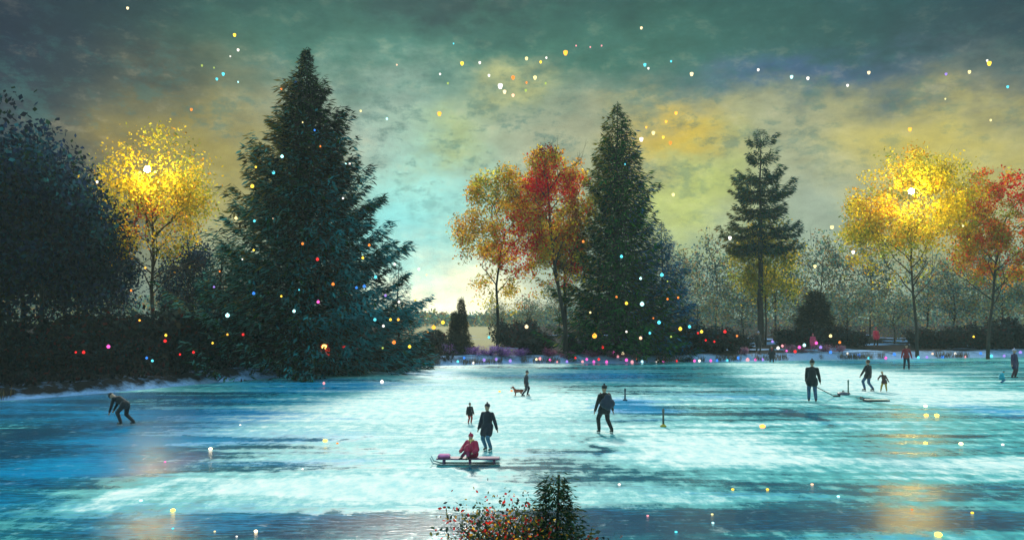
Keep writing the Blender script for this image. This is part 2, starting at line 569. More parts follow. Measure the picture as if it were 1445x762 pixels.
sp = t.new('ShaderNodeSeparateColor'); t.l.new(a_.outputs['Color'], sp.inputs[0])
n1 = t.noise(mp.outputs[0], 1.3, 7, 0.68)
n2 = t.noise(mp.outputs[0], 6.0, 6, 0.65)
n3 = t.noise(tcn.outputs['Object'], 1.1, 4, 0.6)
mp2 = t.new('ShaderNodeMapping'); mp2.inputs['Scale'].default_value = (1.0, 0.45, 1)
t.l.new(tcn.outputs['Object'], mp2.inputs[0])
n4 = t.noise(mp2.outputs[0], 2.6, 5, 0.7)
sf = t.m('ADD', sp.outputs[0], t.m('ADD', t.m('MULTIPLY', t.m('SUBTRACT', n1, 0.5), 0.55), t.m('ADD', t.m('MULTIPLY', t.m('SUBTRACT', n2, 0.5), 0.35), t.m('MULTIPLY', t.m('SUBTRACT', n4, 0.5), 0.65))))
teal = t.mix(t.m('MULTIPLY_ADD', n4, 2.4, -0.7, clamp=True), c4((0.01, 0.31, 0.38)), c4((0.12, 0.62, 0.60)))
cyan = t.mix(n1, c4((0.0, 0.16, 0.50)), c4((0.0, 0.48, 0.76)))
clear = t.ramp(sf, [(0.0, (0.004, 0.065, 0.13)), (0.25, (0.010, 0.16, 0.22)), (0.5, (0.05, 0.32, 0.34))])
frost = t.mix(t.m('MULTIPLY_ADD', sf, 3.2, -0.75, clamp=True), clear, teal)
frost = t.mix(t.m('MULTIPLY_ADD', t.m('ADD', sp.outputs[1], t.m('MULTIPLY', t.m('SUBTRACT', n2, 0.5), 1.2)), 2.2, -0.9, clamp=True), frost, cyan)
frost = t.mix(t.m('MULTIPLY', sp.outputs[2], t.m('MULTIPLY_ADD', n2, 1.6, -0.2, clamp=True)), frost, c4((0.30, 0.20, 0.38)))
# skate scratches and hairline cracks: thin pale lines where a slow noise crosses its middle value
def hairline(scale, w, stretch):
    mq = t.new('ShaderNodeMapping'); mq.inputs['Scale'].default_value = stretch; mq.inputs['Rotation'].default_value = (0, 0, scale)
    t.l.new(tcn.outputs['Object'], mq.inputs[0])
    nn = t.noise(mq.outputs[0], scale, 0, 0.0)
    return t.m('SUBTRACT', 1.0, t.m('MULTIPLY', t.m('ABSOLUTE', t.m('SUBTRACT', nn, 0.5)), w), clamp=True)
scr = t.m('MAXIMUM', hairline(0.9, 55.0, (.35, 1.3, 1)), t.m('MAXIMUM', hairline(1.3, 42.0, (.2, 1.2, 1)), hairline(0.7, 70.0, (.5, 1, 1))))
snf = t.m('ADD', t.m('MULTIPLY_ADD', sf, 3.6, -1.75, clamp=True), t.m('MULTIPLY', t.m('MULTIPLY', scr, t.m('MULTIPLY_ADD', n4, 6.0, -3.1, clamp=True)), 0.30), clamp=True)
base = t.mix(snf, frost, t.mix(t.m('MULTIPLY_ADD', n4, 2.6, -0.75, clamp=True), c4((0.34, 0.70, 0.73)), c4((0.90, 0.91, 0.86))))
bs = t.new('ShaderNodeBsdfPrincipled')
t.l.new(base, bs.inputs['Base Color'])
fr = t.m('MULTIPLY_ADD', sf, 3.2, -0.75, clamp=True)
t.l.new(t.m('ADD', t.m('MULTIPLY', fr, 0.40), t.m('MULTIPLY_ADD', snf, 0.3, t.m('MULTIPLY_ADD', n2, 0.16, 0.10))), bs.inputs['Roughness'])
t.l.new(t.m('MULTIPLY_ADD', fr, -0.28, 0.42), bs.inputs['Specular IOR Level'])
bs.inputs['IOR'].default_value = 1.31
bp = t.new('ShaderNodeBump'); bp.inputs['Strength'].default_value = 0.35; bp.inputs['Distance'].default_value = 0.03
t.l.new(t.m('ADD', n2, t.m('MULTIPLY', snf, 0.8)), bp.inputs['Height']); t.l.new(bp.outputs[0], bs.inputs['Normal'])
ou = t.new('ShaderNodeOutputMaterial'); t.l.new(bs.outputs[0], ou.inputs[0])
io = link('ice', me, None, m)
tag(io, 'frozen lake with turquoise ice and streaks of wind blown white snow', 'ice', kind='structure')


# ------------------------------------------------------------------ trees
def rand_cols(n, pal, w):
    pal = np.array(pal); w = np.array(w, float); w /= w.sum()
    c = pal[rng.choice(len(pal), n, p=w)]
    return c * rng.uniform(0.6, 1.35, (n, 1))


def spruce(H, R, z0=0.6, spacing=0.42, per=9, pal=None, w=None, power=0.85, droop=0.25, leaf=0.55, flank=None, seed=1, gap=0.0, dens=1.0):
    """returns (trunk MB, crown mesh). Whorls of drooping branches hung with needle sprays."""
    R_ = np.random.default_rng(seed)
    tr = MB()
    zs = np.linspace(-0.6, H, 14)
    tr.tube([(0.06 * math.sin(z), 0.05 * math.cos(z * .7), z) for z in zs], [max(0.02, H * 0.016 * (1 - max(z, 0) / H) + 0.012) + (0.12 if z < 0.2 else 0) for z in zs], 9)
    P, Dr, Ls, Cs = [], [], [], []
    z = z0
    k = 0
    while z < H - 0.12:
        f = (z - z0) / (H - z0)
        L0 = R * (1 - f) ** power
        bulge = 1.0 + 0.13 * math.sin(z * 2.1 + seed) + 0.08 * math.sin(z * 4.7)
        nb = max(4, int(per * (0.45 + 0.75 * (1 - f))))
        if gap and (math.sin(z * 2 * math.pi / gap) < -0.15) and f < 0.93: z += spacing; continue
        for b in range(nb):
            a = 2 * math.pi * (b + R_.uniform(-.35, .35)) / nb + k * 1.7
            L = max(0.010 * R + 0.02, L0 * bulge * (1 + .12 * math.sin(3 * a + z * 1.3 + seed)) * R_.choice([1.06, 0.95, 0.8, 0.6], p=[.28, .3, .24, .18]) * R_.uniform(0.88, 1.14))
            d = np.array([math.cos(a), math.sin(a), 0])
            up = 0.55 * f - droop * (1 - f)
            S = max(5, int(L / 0.125 * dens))
            ss = np.sqrt(R_.uniform(0.02, 1, S * 3))
            curl = R_.uniform(-0.1, 0.15)
            pts = d[None] * (ss * L)[:, None] + np.array([0, 0, 1])[None] * (z + up * L * ss + (0.18 + curl) * L * ss ** 3 - 0.10 * L * np.sin(ss * 3.1))[:, None]
            side = np.array([-d[1], d[0], 0])
            wdt = 0.22 * L * (1.05 - ss) + 0.06
            pts = pts + side[None] * (R_.normal(size=len(ss)) * wdt)[:, None]
            pts[:, 2] += R_.normal(size=len(ss)) * 0.10 - 0.05
            dirs = d[None] * 0.9 + side[None] * R_.normal(0, .65, len(ss))[:, None] + np.array([0, 0, 1])[None] * R_.normal(-0.22, .33, len(ss))[:, None]
            P.append(pts); Dr.append(dirs)
            Ls.append(np.full(len(ss), 1.0) * leaf * (0.45 + 0.55 * min(1, L / 2.0)) * R_.uniform(.7, 1.3, len(ss)))
            cb = R_.uniform(0.7, 1.3)
            c = rand_cols(len(ss), pal, w) * cb
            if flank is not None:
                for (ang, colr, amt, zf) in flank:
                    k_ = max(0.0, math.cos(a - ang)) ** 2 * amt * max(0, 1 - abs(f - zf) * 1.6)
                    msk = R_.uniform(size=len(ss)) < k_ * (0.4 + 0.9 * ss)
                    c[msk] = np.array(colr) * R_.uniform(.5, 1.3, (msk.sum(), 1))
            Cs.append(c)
            if L > 1.2:
                tp = [0.0, 0.35, 0.7, 0.97]
                tr.tube([tuple(d * L * s_ + np.array([0, 0, z + up * L * s_ + (0.18 + curl) * L * s_ ** 3 - 0.10 * L * math.sin(s_ * 3.1)])) for s_ in tp], [0.05, 0.036, 0.022, 0.008], 4, cap=False)
        z += spacing * R_.uniform(.8, 1.2) * (0.45 + 0.7 * (1 - f))
        k += 1
    P = np.concatenate(P); Dr = np.concatenate(Dr); Ls = np.concatenate(Ls); C = np.concatenate(Cs)
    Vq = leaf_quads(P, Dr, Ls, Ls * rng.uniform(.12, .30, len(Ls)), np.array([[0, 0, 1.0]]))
    # the leading shoot
    return tr, quads_mesh('crown', Vq, C)


def broadleaf(H, crown_r, crown_z, trunk_pts, pal, w, nleaf=15000, leaf=0.3, seed=3, squash=1.0, patches=None, limbs=9, trunk_r=0.2, airy=0.5, bare=0.0):
    """trunk with forking limbs, leaf clumps round the twig ends. patches: [(centre, radius, colour, amount)]"""
    R_ = np.random.default_rng(seed)
    tr = MB()
    tp = [np.array(p, float) for p in trunk_pts]
    n = len(tp)
    tr.tube(tp, [trunk_r * (1 - 0.6 * i / (n - 1)) + (0.1 * trunk_r if i == 0 else 0) for i in range(n)], 8)
    tips = []

    def grow(p, d, L, r, lev):
        pts = [p]
        q = p.copy(); dd = d.copy()
        for i in range(3):
            dd = dd + R_.normal(0, .17, 3) + np.array([0, 0, 0.07])
            dd /= np.linalg.norm(dd)
            q = q + dd * L / 3
            pts.append(q.copy())
        tr.tube(pts, [r, r * .82, r * .66, r * .5], 5 if lev > 1 else 4, cap=False)
        if lev <= 1:
            tips.append(pts[2]); tips.append(pts[3])
        if lev > 0:
            for j in range(R_.integers(2, 4)):
                e = dd + R_.normal(0, .55, 3)
                e = e / np.linalg.norm(e)
                grow(pts[-1] if j < 2 else pts[2], e, L * R_.uniform(.62, .85), r * .52, lev - 1)

    # limbs leave the upper trunk
    cz = np.array([tp[-1][0], tp[-1][1], crown_z])
    for i in range(limbs):
        f = 0.45 + 0.55 * i / max(1, limbs - 1)
        g = f * (n - 1); i0 = min(int(g), n - 2)
        p = tp[i0] * (1 - (g - i0)) + tp[i0 + 1] * (g - i0)
        a = i * 2.4 + R_.uniform(-.4, .4)
        d = np.array([math.cos(a), math.sin(a), R_.uniform(.35, 1.0) + 0.5 * f]); d /= np.linalg.norm(d)
        grow(p, d, crown_r * R_.uniform(.38, .58), trunk_r * .42, 3)
    tips = np.array(tips)
    # keep tips inside a rough crown
    e = (tips - cz) / np.array([crown_r, crown_r, crown_r * squash])
    rr = np.linalg.norm(e, axis=1)
    tips = np.where((rr > 1)[:, None], cz + (tips - cz) / np.maximum(rr, 1e-6)[:, None] * R_.uniform(.75, 1.05, (len(tips), 1)), tips)
    extra = unit(R_.normal(size=(int(len(tips) * 0.5) + 20, 3))) * (R_.uniform(.25, 1, (int(len(tips) * 0.5) + 20, 1)) ** 0.5)
    extra = cz + extra * np.array([crown_r, crown_r, crown_r * squash])
    cen = np.concatenate([tips, extra])
    cen = cen[R_.uniform(size=len(cen)) < 0.85]
    low = cen[:, 2] < crown_z - 0.25 * crown_r * squash      # twigs below the crown stand bare
    cen = cen[~(low & (R_.uniform(size=len(cen)) < bare))]
    cr = R_.uniform(.25, 1.0, len(cen)) * crown_r * 0.20
    wts = cr ** 2; wts /= wts.sum()
    ci = R_.choice(len(cen), nleaf, p=wts)
    off = unit(R_.normal(size=(nleaf, 3))) * (R_.uniform(0, 1, (nleaf, 1)) ** 0.6) * np.array([1.15, 1.15, 0.8])
    P = cen[ci] + off * cr[ci][:, None] + R_.normal(0, .06 * crown_r, (nleaf, 3)) * airy
    ccol = rand_cols(len(cen), pal, w)
    C = ccol[ci] * R_.uniform(.6, 1.35, (nleaf, 1))
    mixm = R_.uniform(size=nleaf) < 0.3
    C[mixm] = rand_cols(int(mixm.sum()), pal, w)
    if patches:
        for (pc, pr, colr, amt) in patches:
            dd = np.linalg.norm((P - np.array(pc)) / (np.array([1, 1.9, 1]) * pr), axis=1)
            msk = R_.uniform(size=nleaf) < amt * np.clip(1.35 - dd, 0, 1)
            C[msk] = np.array(colr) * R_.uniform(.55, 1.3, (int(msk.sum()), 1))
    Ls = leaf * R_.uniform(.6, 1.4, nleaf)
    Vq = leaf_quads(P, R_.normal(size=(nleaf, 3)) + np.array([0, 0, -.3]), Ls, Ls * .6, None)
    return tr, quads_mesh('crown', Vq, C)


def place_tree(name, px, Y, gen, label, cat='tree', group=None, bark=None, leafm=None, rz=0.0, sc=1.0, X=None):
    X = (px - CX) / F * Y if X is None else X
    r = empty(name, (X, Y, lz(X, Y)), rz)
    r.scale = (sc, sc, sc)
    tag(r, label, cat, group)
    tr, cr = gen
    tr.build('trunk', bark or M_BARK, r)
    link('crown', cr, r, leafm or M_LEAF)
    return r


G_DARK = [(0.005, 0.030, 0.005), (0.003, 0.010, 0.006), (0.012, 0.068, 0.008), (0.003, 0.005, 0.012), (0.030, 0.050, 0.005)]
WG = [3, 3, 2, 2.5, 1]
PI = math.pi
spr1 = dict(px=432, Y=64.0, H=22.2, R=8.3)
place_tree('spruce_tree', spr1['px'], spr1['Y'],
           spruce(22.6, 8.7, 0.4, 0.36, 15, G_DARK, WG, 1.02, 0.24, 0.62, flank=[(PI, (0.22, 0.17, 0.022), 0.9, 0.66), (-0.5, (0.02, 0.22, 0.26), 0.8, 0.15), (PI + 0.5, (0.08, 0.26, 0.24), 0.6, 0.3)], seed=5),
           'tallest dark green spruce hung with coloured lights on the snowy bank', leafm=M_NEEDLE, bark=M_BARK_DARK)
place_tree('spruce_tree', 871, 80.0,
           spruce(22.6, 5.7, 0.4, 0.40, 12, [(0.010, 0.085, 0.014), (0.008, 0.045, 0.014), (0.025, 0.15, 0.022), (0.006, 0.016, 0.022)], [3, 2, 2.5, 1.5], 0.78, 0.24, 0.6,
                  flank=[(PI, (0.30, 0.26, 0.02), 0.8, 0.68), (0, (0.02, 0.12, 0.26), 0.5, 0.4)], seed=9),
           'tall pointed green spruce with coloured lights beside the red tree', leafm=M_NEEDLE, bark=M_BARK_DARK)
place_tree('spruce_tree', 934, 82.5,
           spruce(12.2, 3.9, 0.3, 0.42, 10, [(0.012, 0.13, 0.34), (0.012, 0.20, 0.42), (0.008, 0.03, 0.06), (0.012, 0.09, 0.10)], [3, 2, 2, 2], 0.85, 0.2, 0.5, seed=12),
           'shorter blue spruce leaning against the right flank of the pointed green spruce', leafm=M_NEEDLE, bark=M_BARK_DARK)
place_tree('spruce_tree', 562, 70.5,
           spruce(7.8, 2.3, 0.2, 0.36, 10, [(0.014, 0.22, 0.28), (0.02, 0.34, 0.36), (0.008, 0.04, 0.06), (0.16, 0.42, 0.40)], [3, 2, 2, 1], 0.8, 0.2, 0.42, seed=14),
           'small turquoise frosted spruce at the right foot of the tallest spruce', leafm=M_NEEDLE, bark=M_BARK_DARK)
place_tree('spruce_tree', 312, 63.0,
           spruce(8.6, 3.0, 0.2, 0.36, 10, [(0.014, 0.14, 0.17), (0.10, 0.36, 0.34), (0.008, 0.03, 0.04), (0.03, 0.08, 0.03)], [3, 1.6, 3, 2], 0.8, 0.2, 0.42, seed=15),
           'small frosted spruce at the left foot of the tallest spruce', leafm=M_NEEDLE, bark=M_BARK_DARK)
place_tree('fir_tree', 1073, 95.0,
           spruce(23.2, 4.3, 10.2, 0.55, 12, [(0.014, 0.085, 0.045), (0.010, 0.04, 0.06), (0.05, 0.11, 0.025), (0.014, 0.11, 0.12)], [3, 2, 2, 1.2], 0.62, 0.34, 0.6, seed=19, gap=1.75, dens=1.6,
                  flank=[(PI, (0.13, 0.12, 0.02), 0.8, 0.15), (0, (0.02, 0.10, 0.12), .5, .2)]),
           'tall slender fir in tiers on a long bare trunk in the right woods', leafm=M_NEEDLE, bark=M_BARK)

YEL = [(0.85, 0.60, 0.03), (0.88, 0.70, 0.06), (0.85, 0.42, 0.03), (0.50, 0.50, 0.06), (0.26, 0.32, 0.05)]
tleft = place_tree('autumn_tree', 214, 66.0,
           broadleaf(18, 4.6, 11.8, [(0, 0, -.5), (.1, 0, 2.5), (-.05, .1, 5.0), (.15, 0, 7.4), (.05, 0, 10.2)], YEL, [3, 3, 1.5, 2.6, 1.6], 12500, 0.21, 23, 1.25, bare=.75,
                     patches=[((0.2, -1, 10.0), 1.6, (0.5, 0.06, 0.02), .5), ((-2.6, -1, 7.6), 1.8, (0.45, 0.18, 0.03), .6), ((-1, -1, 13.6), 2.4, (0.75, 0.52, 0.03), .9)], trunk_r=.17, limbs=15, airy=1.3),
           'yellow autumn tree glowing round a lit globe at the dark left woods')
place_tree('autumn_tree', 702, 80.0,
           broadleaf(16, 4.8, 10.2, [(0, 0, -.5), (.05, 0, 3), (-.1, 0, 6), (.2, 0, 8.5), (.7, 0, 11)], [(0.90, 0.46, 0.02), (0.90, 0.66, 0.05), (0.62, 0.58, 0.07), (0.85, 0.20, 0.02), (0.30, 0.28, 0.05)], [3, 3, 2.4, 1.2, 1.2], 18000, 0.21, 27, 1.38, bare=.4,
                     patches=[((1.7, -1.5, 8.6), 2.0, (0.92, 0.015, 0.02), 1.0), ((-2.6, 0, 12.2), 1.6, (0.85, 0.46, 0.03), .9), ((-0.5, 0, 14.5), 1.6, (0.30, 0.32, 0.05), .7)], trunk_r=.15, limbs=10),
           'orange and gold autumn tree on a slim straight trunk at the gap')
place_tree('autumn_tree', 789, 78.0,
           broadleaf(18.5, 4.1, 11.5, [(0.6, 0, -.5), (.55, 0, 2.4), (.1, 0, 5), (-.4, 0, 8), (-.8, 0, 11.5), (-1.0, 0, 15.5)], [(0.90, 0.05, 0.02), (0.92, 0.40, 0.02), (0.60, 0.30, 0.03), (0.90, 0.66, 0.04), (0.40, 0.38, 0.05)], [1.8, 2.6, 1.0, 3.2, 1.6], 22000, 0.22, 31, 1.6, bare=.4,
                     patches=[((-1.3, -1.5, 14.6), 2.1, (0.92, 0.015, 0.02), 1.0), ((-3.2, -1, 10.3), 2.0, (0.92, 0.015, 0.02), 1.0), ((0.9, -1, 14.6), 1.4, (0.85, 0.03, 0.02), .9), ((1.6, 0, 12.0), 1.8, (0.45, 0.2, 0.03), .7), ((-1.0, 0, 18.2), 1.2, (0.25, 0.05, 0.03), .9)], trunk_r=.2, limbs=12),
           'crimson autumn tree with a pointed crown beside the pointed green spruce')
place_tree('autumn_tree', 797, 83.0,
           broadleaf(13, 2.4, 10.5, [(0, 0, -.5), (.05, 0, 3), (0, 0, 7), (0.1, 0, 10)], [(0.3, 0.12, 0.02), (0.35, 0.22, 0.03), (0.14, 0.12, 0.03)], [2, 2, 2], 4500, 0.28, 37, 1.3, trunk_r=.2, limbs=7),
           'brown leaved tree on a straight dark trunk behind the crimson tree')
tright = place_tree('autumn_tree', 1290, 84.0,
           broadleaf(19, 6.7, 12.8, [(.3, 0, -.5), (.2, 0, 3), (-.1, 0, 6), (-.3, 0, 9), (-.2, 0, 12.5)], YEL, [3.2, 3, 2.0, 2.4, 1.2], 26000, 0.24, 41, 1.0, bare=.6,
                     patches=[((1.2, -2.5, 15.0), 2.9, (0.92, 0.70, 0.02), .95), ((2.2, -2, 12.6), 2.0, (0.92, 0.7, 0.02), .9), ((3.0, -1, 8.2), 1.6, (0.5, 0.14, 0.02), .6), ((-3.0, -1, 14.5), 2.2, (0.6, 0.30, 0.02), .7)], trunk_r=.17, limbs=12),
           'wide golden autumn tree glowing round a lit globe in the right woods')
place_tree('autumn_tree', 1398, 82.0,
           broadleaf(19, 4.4, 13.0, [(-.3, 0, -.5), (-.2, 0, 3), (.2, 0, 6), (.4, 0, 9), (1.2, 0, 13)], [(0.88, 0.10, 0.02), (0.90, 0.36, 0.03), (0.7, 0.4, 0.03), (0.5, 0.48, 0.06)], [2.4, 2.2, 2, 2], 20000, 0.23, 47, 1.35, bare=.5,
                     patches=[((2.2, -1.5, 16.2), 2.2, (0.92, 0.015, 0.02), 1.0), ((1.0, -1, 12.5), 2.0, (0.5, 0.16, 0.02), .6)], trunk_r=.17, limbs=11),
           'red and orange autumn tree cut by the right edge of the picture')

place_tree('autumn_tree', 1080, 97.0,
           broadleaf(12, 4.2, 9.0, [(0, 0, -.5), (.1, 0, 2.5), (0, 0, 5), (.1, 0, 8)], [(0.55, 0.50, 0.05), (0.80, 0.58, 0.05), (0.24, 0.30, 0.06), (0.10, 0.16, 0.08)], [2.4, 1.8, 2.0, 1.2], 9500, 0.28, 53, 1.25, trunk_r=.12, limbs=9, airy=1.4),
           'olive and gold leaved tree around the trunk of the tiered fir')
# dark woods on the left bank
dk = [(0.010, 0.026, 0.070), (0.010, 0.045, 0.080), (0.010, 0.032, 0.018), (0.006, 0.012, 0.030), (0.012, 0.08, 0.11)]
darkgen = [broadleaf(15, 4.2, 9.2, [(0, 0, -.5), (.2, 0, 3), (0, .2, 6), (.1, 0, 9)], dk, [3, 3, 1.5, 3, 1.2], 9500, 0.36, 61 + i, 1.6, trunk_r=.2, limbs=12, airy=2.2) for i in range(3)]
darkspots = [(-45, 57, 1.12, 'broad'), (10, 60, 1.0, 'tall'), (62, 57, 0.95, 'thin'), (108, 63, 0.80, 'round'), (30, 72, 1.25, 'high'), (95, 75, 1.05, 'far'), (150, 72, .62, 'low'), (265, 78, .62, 'x'), (-100, 62, 1.2, 'y')]
dlab = ['big navy leaved tree at the extreme left edge of the dark woods', 'tall blue-black tree just inside the left edge of the picture', 'blue-black tree in the left woods above the bending person\'s left',
        'rounded blue-black tree in the left woods nearest the yellow tree', 'highest blue-black crown standing behind the left woods', 'dim blue-black tree behind the gap left of the yellow tree',
        'low blue-black tree behind the foot of the yellow tree', 'low blue-black tree between the yellow tree and tallest spruce', 'navy leaved tree beyond the left edge of the picture']
protos = []
for i, (px, Y, sc, _) in enumerate(darkspots):
    if i < 3:
        r = place_tree('dark_tree', px, Y, darkgen[i], dlab[i], group='dark trees of the left woods', bark=M_BARK_DARK, leafm=M_LEAF, rz=i * 1.3, sc=sc)
        protos.append(r)
    else:
        X = (px - CX) / F * Y
        r = copy_tree(protos[i % 3])
        r.location = (X, Y, lz(X, Y)); r.rotation_euler = (0, 0, i * 1.9); r.scale = (sc, sc, sc * (1 + 0.1 * math.sin(i)))
        r['label'] = dlab[i]

# misty woods behind, the mist put into their leaf colours
mk = [(0.12, 0.28, 0.22), (0.28, 0.30, 0.11), (0.08, 0.18, 0.19), (0.36, 0.22, 0.09), (0.06, 0.12, 0.15)]
mistgen = [broadleaf(11, 3.4, 5.6, [(0, 0, -.5), (.1, 0, 2), (-.1, .2, 4), (.1, 0, 8)], mk, [2.4, 2.6, 1.6, 2.2, 1.6], 3000, 0.30, 81 + i, 1.75, trunk_r=.13, limbs=16, airy=2.2) for i in range(3)]
ms = [(250, 110, .8), (320, 118, .75), (700, 122, .42), (745, 112, .55), (790, 120, .62), (840, 116, .72), (985, 104, .72), (1010, 116, .95), (1048, 108, .85), (1095, 118, .98), (1128, 104, .72), (1160, 122, 1.0), (1196, 108, .84),
      (1228, 118, .95), (1262, 102, .72), (1310, 112, .85), (1345, 104, .95), (1376, 120, 1.05), (1415, 106, .9), (1450, 116, 1.1), (1490, 108, .95), (960, 126, .9)]
ms.sort()
ordn = ['first', 'second', 'third', 'fourth', 'fifth', 'sixth', 'seventh', 'eighth', 'ninth', 'tenth', 'eleventh', 'twelfth', 'thirteenth', 'fourteenth', 'fifteenth', 'sixteenth', 'seventeenth', 'eighteenth', 'nineteenth', 'twentieth']


def ordinal(i, n):
    if n == 1: return ''
    if i == 0: return 'leftmost'
    if i == n - 1: return 'rightmost'
    if i < 20 and i <= n // 2: return ordn[i] + ' from left'
    return ordn[n - 1 - i] + ' from right'


def mist_zone(px):
    if px < 400: return 'misty grey-green tree far behind the left woods'
    if px < 720: return 'small misty tree in the bright gap'
    if px < 900: return 'misty tree behind the autumn trees'
    if px < 1250: return 'misty grey-green tree in the far woods around the tiered fir'
    return 'misty grey-green tree in the far woods behind the golden tree'


zones = {}
for q_ in ms: zones.setdefault(mist_zone(q_[0]), []).append(q_)
mp_ = []
k = 0
for z_, L_ in zones.items():
    for i, (px, Y, sc) in enumerate(L_):
        X = (px - CX) / F * Y
        if k < 3:
            r = place_tree('woodland_tree', px, Y, mistgen[k], 'x', group='misty trees of the far woods', bark=M_BARK_DARK, leafm=M_LEAF, rz=k)
            mp_.append(r)
        else:
            r = copy_tree(mp_[k % 3])
            r.location = (X, Y, lz(X, Y))
        r.rotation_euler = (0, 0, k * 2.1); r.scale = (sc * 1.15, sc * 1.15, sc * (1 + .28 * math.sin(k * 3.3)))
        o_ = ordinal(i, len(L_))
        r['label'] = z_ + (', ' + o_ if o_ else '')
        k += 1


# shrubs
def shrub_mesh(seed, pal, w, n=2600, leaf=0.2, h=2.0, rad=1.3):
    R_ = np.random.default_rng(seed)
    tr = MB()
    tips = []
    for i in range(11):
        a = R_.uniform(0, 6.28); d = np.array([math.cos(a) * R_.uniform(.2, .9), math.sin(a) * R_.uniform(.2, .9), 1.0])
        p = np.array([math.cos(a) * .15, math.sin(a) * .15, -0.2]); pts = [p]
        for s_ in range(4):
            d = d + R_.normal(0, .2, 3); p = p + d / np.linalg.norm(d) * h * .29; pts.append(p)
        tr.tube(pts, [.045, .035, .025, .015, .006], 4, cap=False)
        tips += pts[1:]
        for j in range(3):
            e = pts[2 + j % 2] + R_.normal(0, .35, 3) * rad * .5
            tr.tube([pts[1 + j], e], [.02, .005], 4, cap=False); tips.append(e)
    tips = np.array(tips)
    ci = R_.integers(0, len(tips), n)
    P = tips[ci] + R_.normal(0, .24, (n, 3)) * rad * .7
    P[:, 2] = np.abs(P[:, 2])
    Ls = leaf * R_.uniform(.5, 1.4, n)
    return tr, quads_mesh('foliage', leaf_quads(P, R_.normal(size=(n, 3)), Ls, Ls * .6, None), rand_cols(n, pal, w))


def place_shrub(name, gen, X, Y, label, sc, rz, group, zs=1.0):
    r = empty(name, (X, Y, lz(X, Y)), rz)
    tr, cr = gen
    tr.build('stem', M_BARK_DARK, r)
    link('foliage', cr, r, M_LEAF)
    r.scale = (sc, sc, sc * zs)
    tag(r, label, 'shrub', group)
    return r


sh_dark = [shrub_mesh(101 + i, [(0.02, 0.035, 0.035), (0.03, 0.03, 0.02), (0.012, 0.014, 0.02), (0.08, 0.02, 0.02), (0.02, 0.05, 0.06)], [3, 2, 3, .7, 1.2], 3000, .26) for i in range(2)]
shr = []
shrub_spots = [(-20, 56, 1.5), (40, 54, 1.2), (95, 56, 1.5), (135, 62, 1.9), (175, 60, 1.7), (222, 59, 1.5), (262, 62, 2.0), (300, 59, 1.3), (345, 61, 1.1), (70, 50, .8), (130, 52, .75), (190, 54, .8), (240, 56.5, .8), (290, 59, .8), (345, 61, .7), (395, 62, .75), (500, 67, .75), (545, 70, .8), (590, 74, 0.8), (610, 79, .9), (720, 91, 1.1), (742, 94, 1.1),
               (750, 80, .95), (765, 82, 1.0), (815, 80, .85), (845, 79, .6), (905, 79, .65), (955, 80, .9), (985, 82, 1.2), (1012, 84, 1.25), (1040, 86, 1.1), (1110, 92, 1.0), (1130, 90, .9), (1175, 92, .9), (1205, 93, .8), (1300, 93, 1.1), (1325, 92, 1.3), (1355, 94, 1.2), (1385, 92, 1.2), (1415, 93, 1.3), (1452, 92, 1.2)]


def sh_zone(px):
    if px < 150: return 'dark shrub under the left edge woods'
    if px < 320: return 'dark shrub under the yellow tree'
    if px < 560: return 'low dark shrub under the tallest spruce'
    if px < 700: return 'low dark shrub at the bright gap'
    if px < 870: return 'dark shrub at the foot of the autumn trees'
    if px < 1000: return 'dark shrub at the foot of the pointed spruce'
    if px < 1230: return 'dark shrub on the far bank near the tiered fir'
    return 'dark shrub on the far bank under the golden tree'


zz = {}
for s_ in sorted(shrub_spots): zz.setdefault(sh_zone(s_[0]), []).append(s_)
k = 0
for z_, L_ in zz.items():
    for i, (px, Y, sc) in enumerate(L_):
        X = (px - CX) / F * Y
        if k < 2: r = place_shrub('shrub', sh_dark[k], X, Y, 'x', sc, k, 'dark shrubs along the bank'); shr.append(r)
        else:
            r = copy_tree(shr[k % 2]); r.location = (X, Y, lz(X, Y)); r.rotation_euler = (0, 0, k * 1.37); r.scale = (sc, sc, sc * (0.9 + .2 * math.sin(k)))
        o_ = ordinal(i, len(L_))
        r['label'] = z_ + (', ' + o_ if o_ else '')
        k += 1

# heather and lit low shrubs along the far shore
hz = [('lilac', [(0.28, 0.12, 0.50), (0.42, 0.22, 0.60), (0.12, 0.06, 0.30), (0.5, 0.45, 0.6)], [(632, 77.5, .40), (668, 77, .40), (690, 76.6, .46), (712, 76.8, .46), (735, 77, .38)], 'beside the bright gap'),
      ('rosy', [(0.45, 0.08, 0.22), (0.30, 0.10, 0.30), (0.12, 0.04, 0.10), (0.5, 0.3, 0.4)], [(775, 77, .34), (800, 76.6, .34), (838, 77, .38), (868, 76.4, .36), (897, 77, .34)], 'in front of the pointed spruce'),
      ('pink and white', [(0.55, 0.10, 0.25), (0.6, 0.55, 0.6), (0.20, 0.20, 0.45), (0.5, 0.1, 0.06)], [(1050, 81, .3), (1112, 84, .42), (1132, 84.5, .36), (1165, 85, .40), (1183, 85.5, .36)], 'on the far right bank')]
for hi, (cn, pal, spots, wh) in enumerate(hz):
    g_ = shrub_mesh(131 + hi, pal, [3, 2, 2, 1], 2200, .16)
    r0 = None
    for i, (px, Y, sc) in enumerate(spots):
        X = (px - CX) / F * Y
        if r0 is None: r = r0 = place_shrub('heather_shrub', g_, X, Y, 'x', sc, 0, 'flowering heather along the far shore')
        else:
            r = copy_tree(r0); r.location = (X, Y, lz(X, Y)); r.rotation_euler = (0, 0, i * 1.9); r.scale = (sc * 1.5, sc * 1.2, sc * .8)
        r['label'] = f'low {cn} heather {wh}, {ordinal(i, len(spots))}'

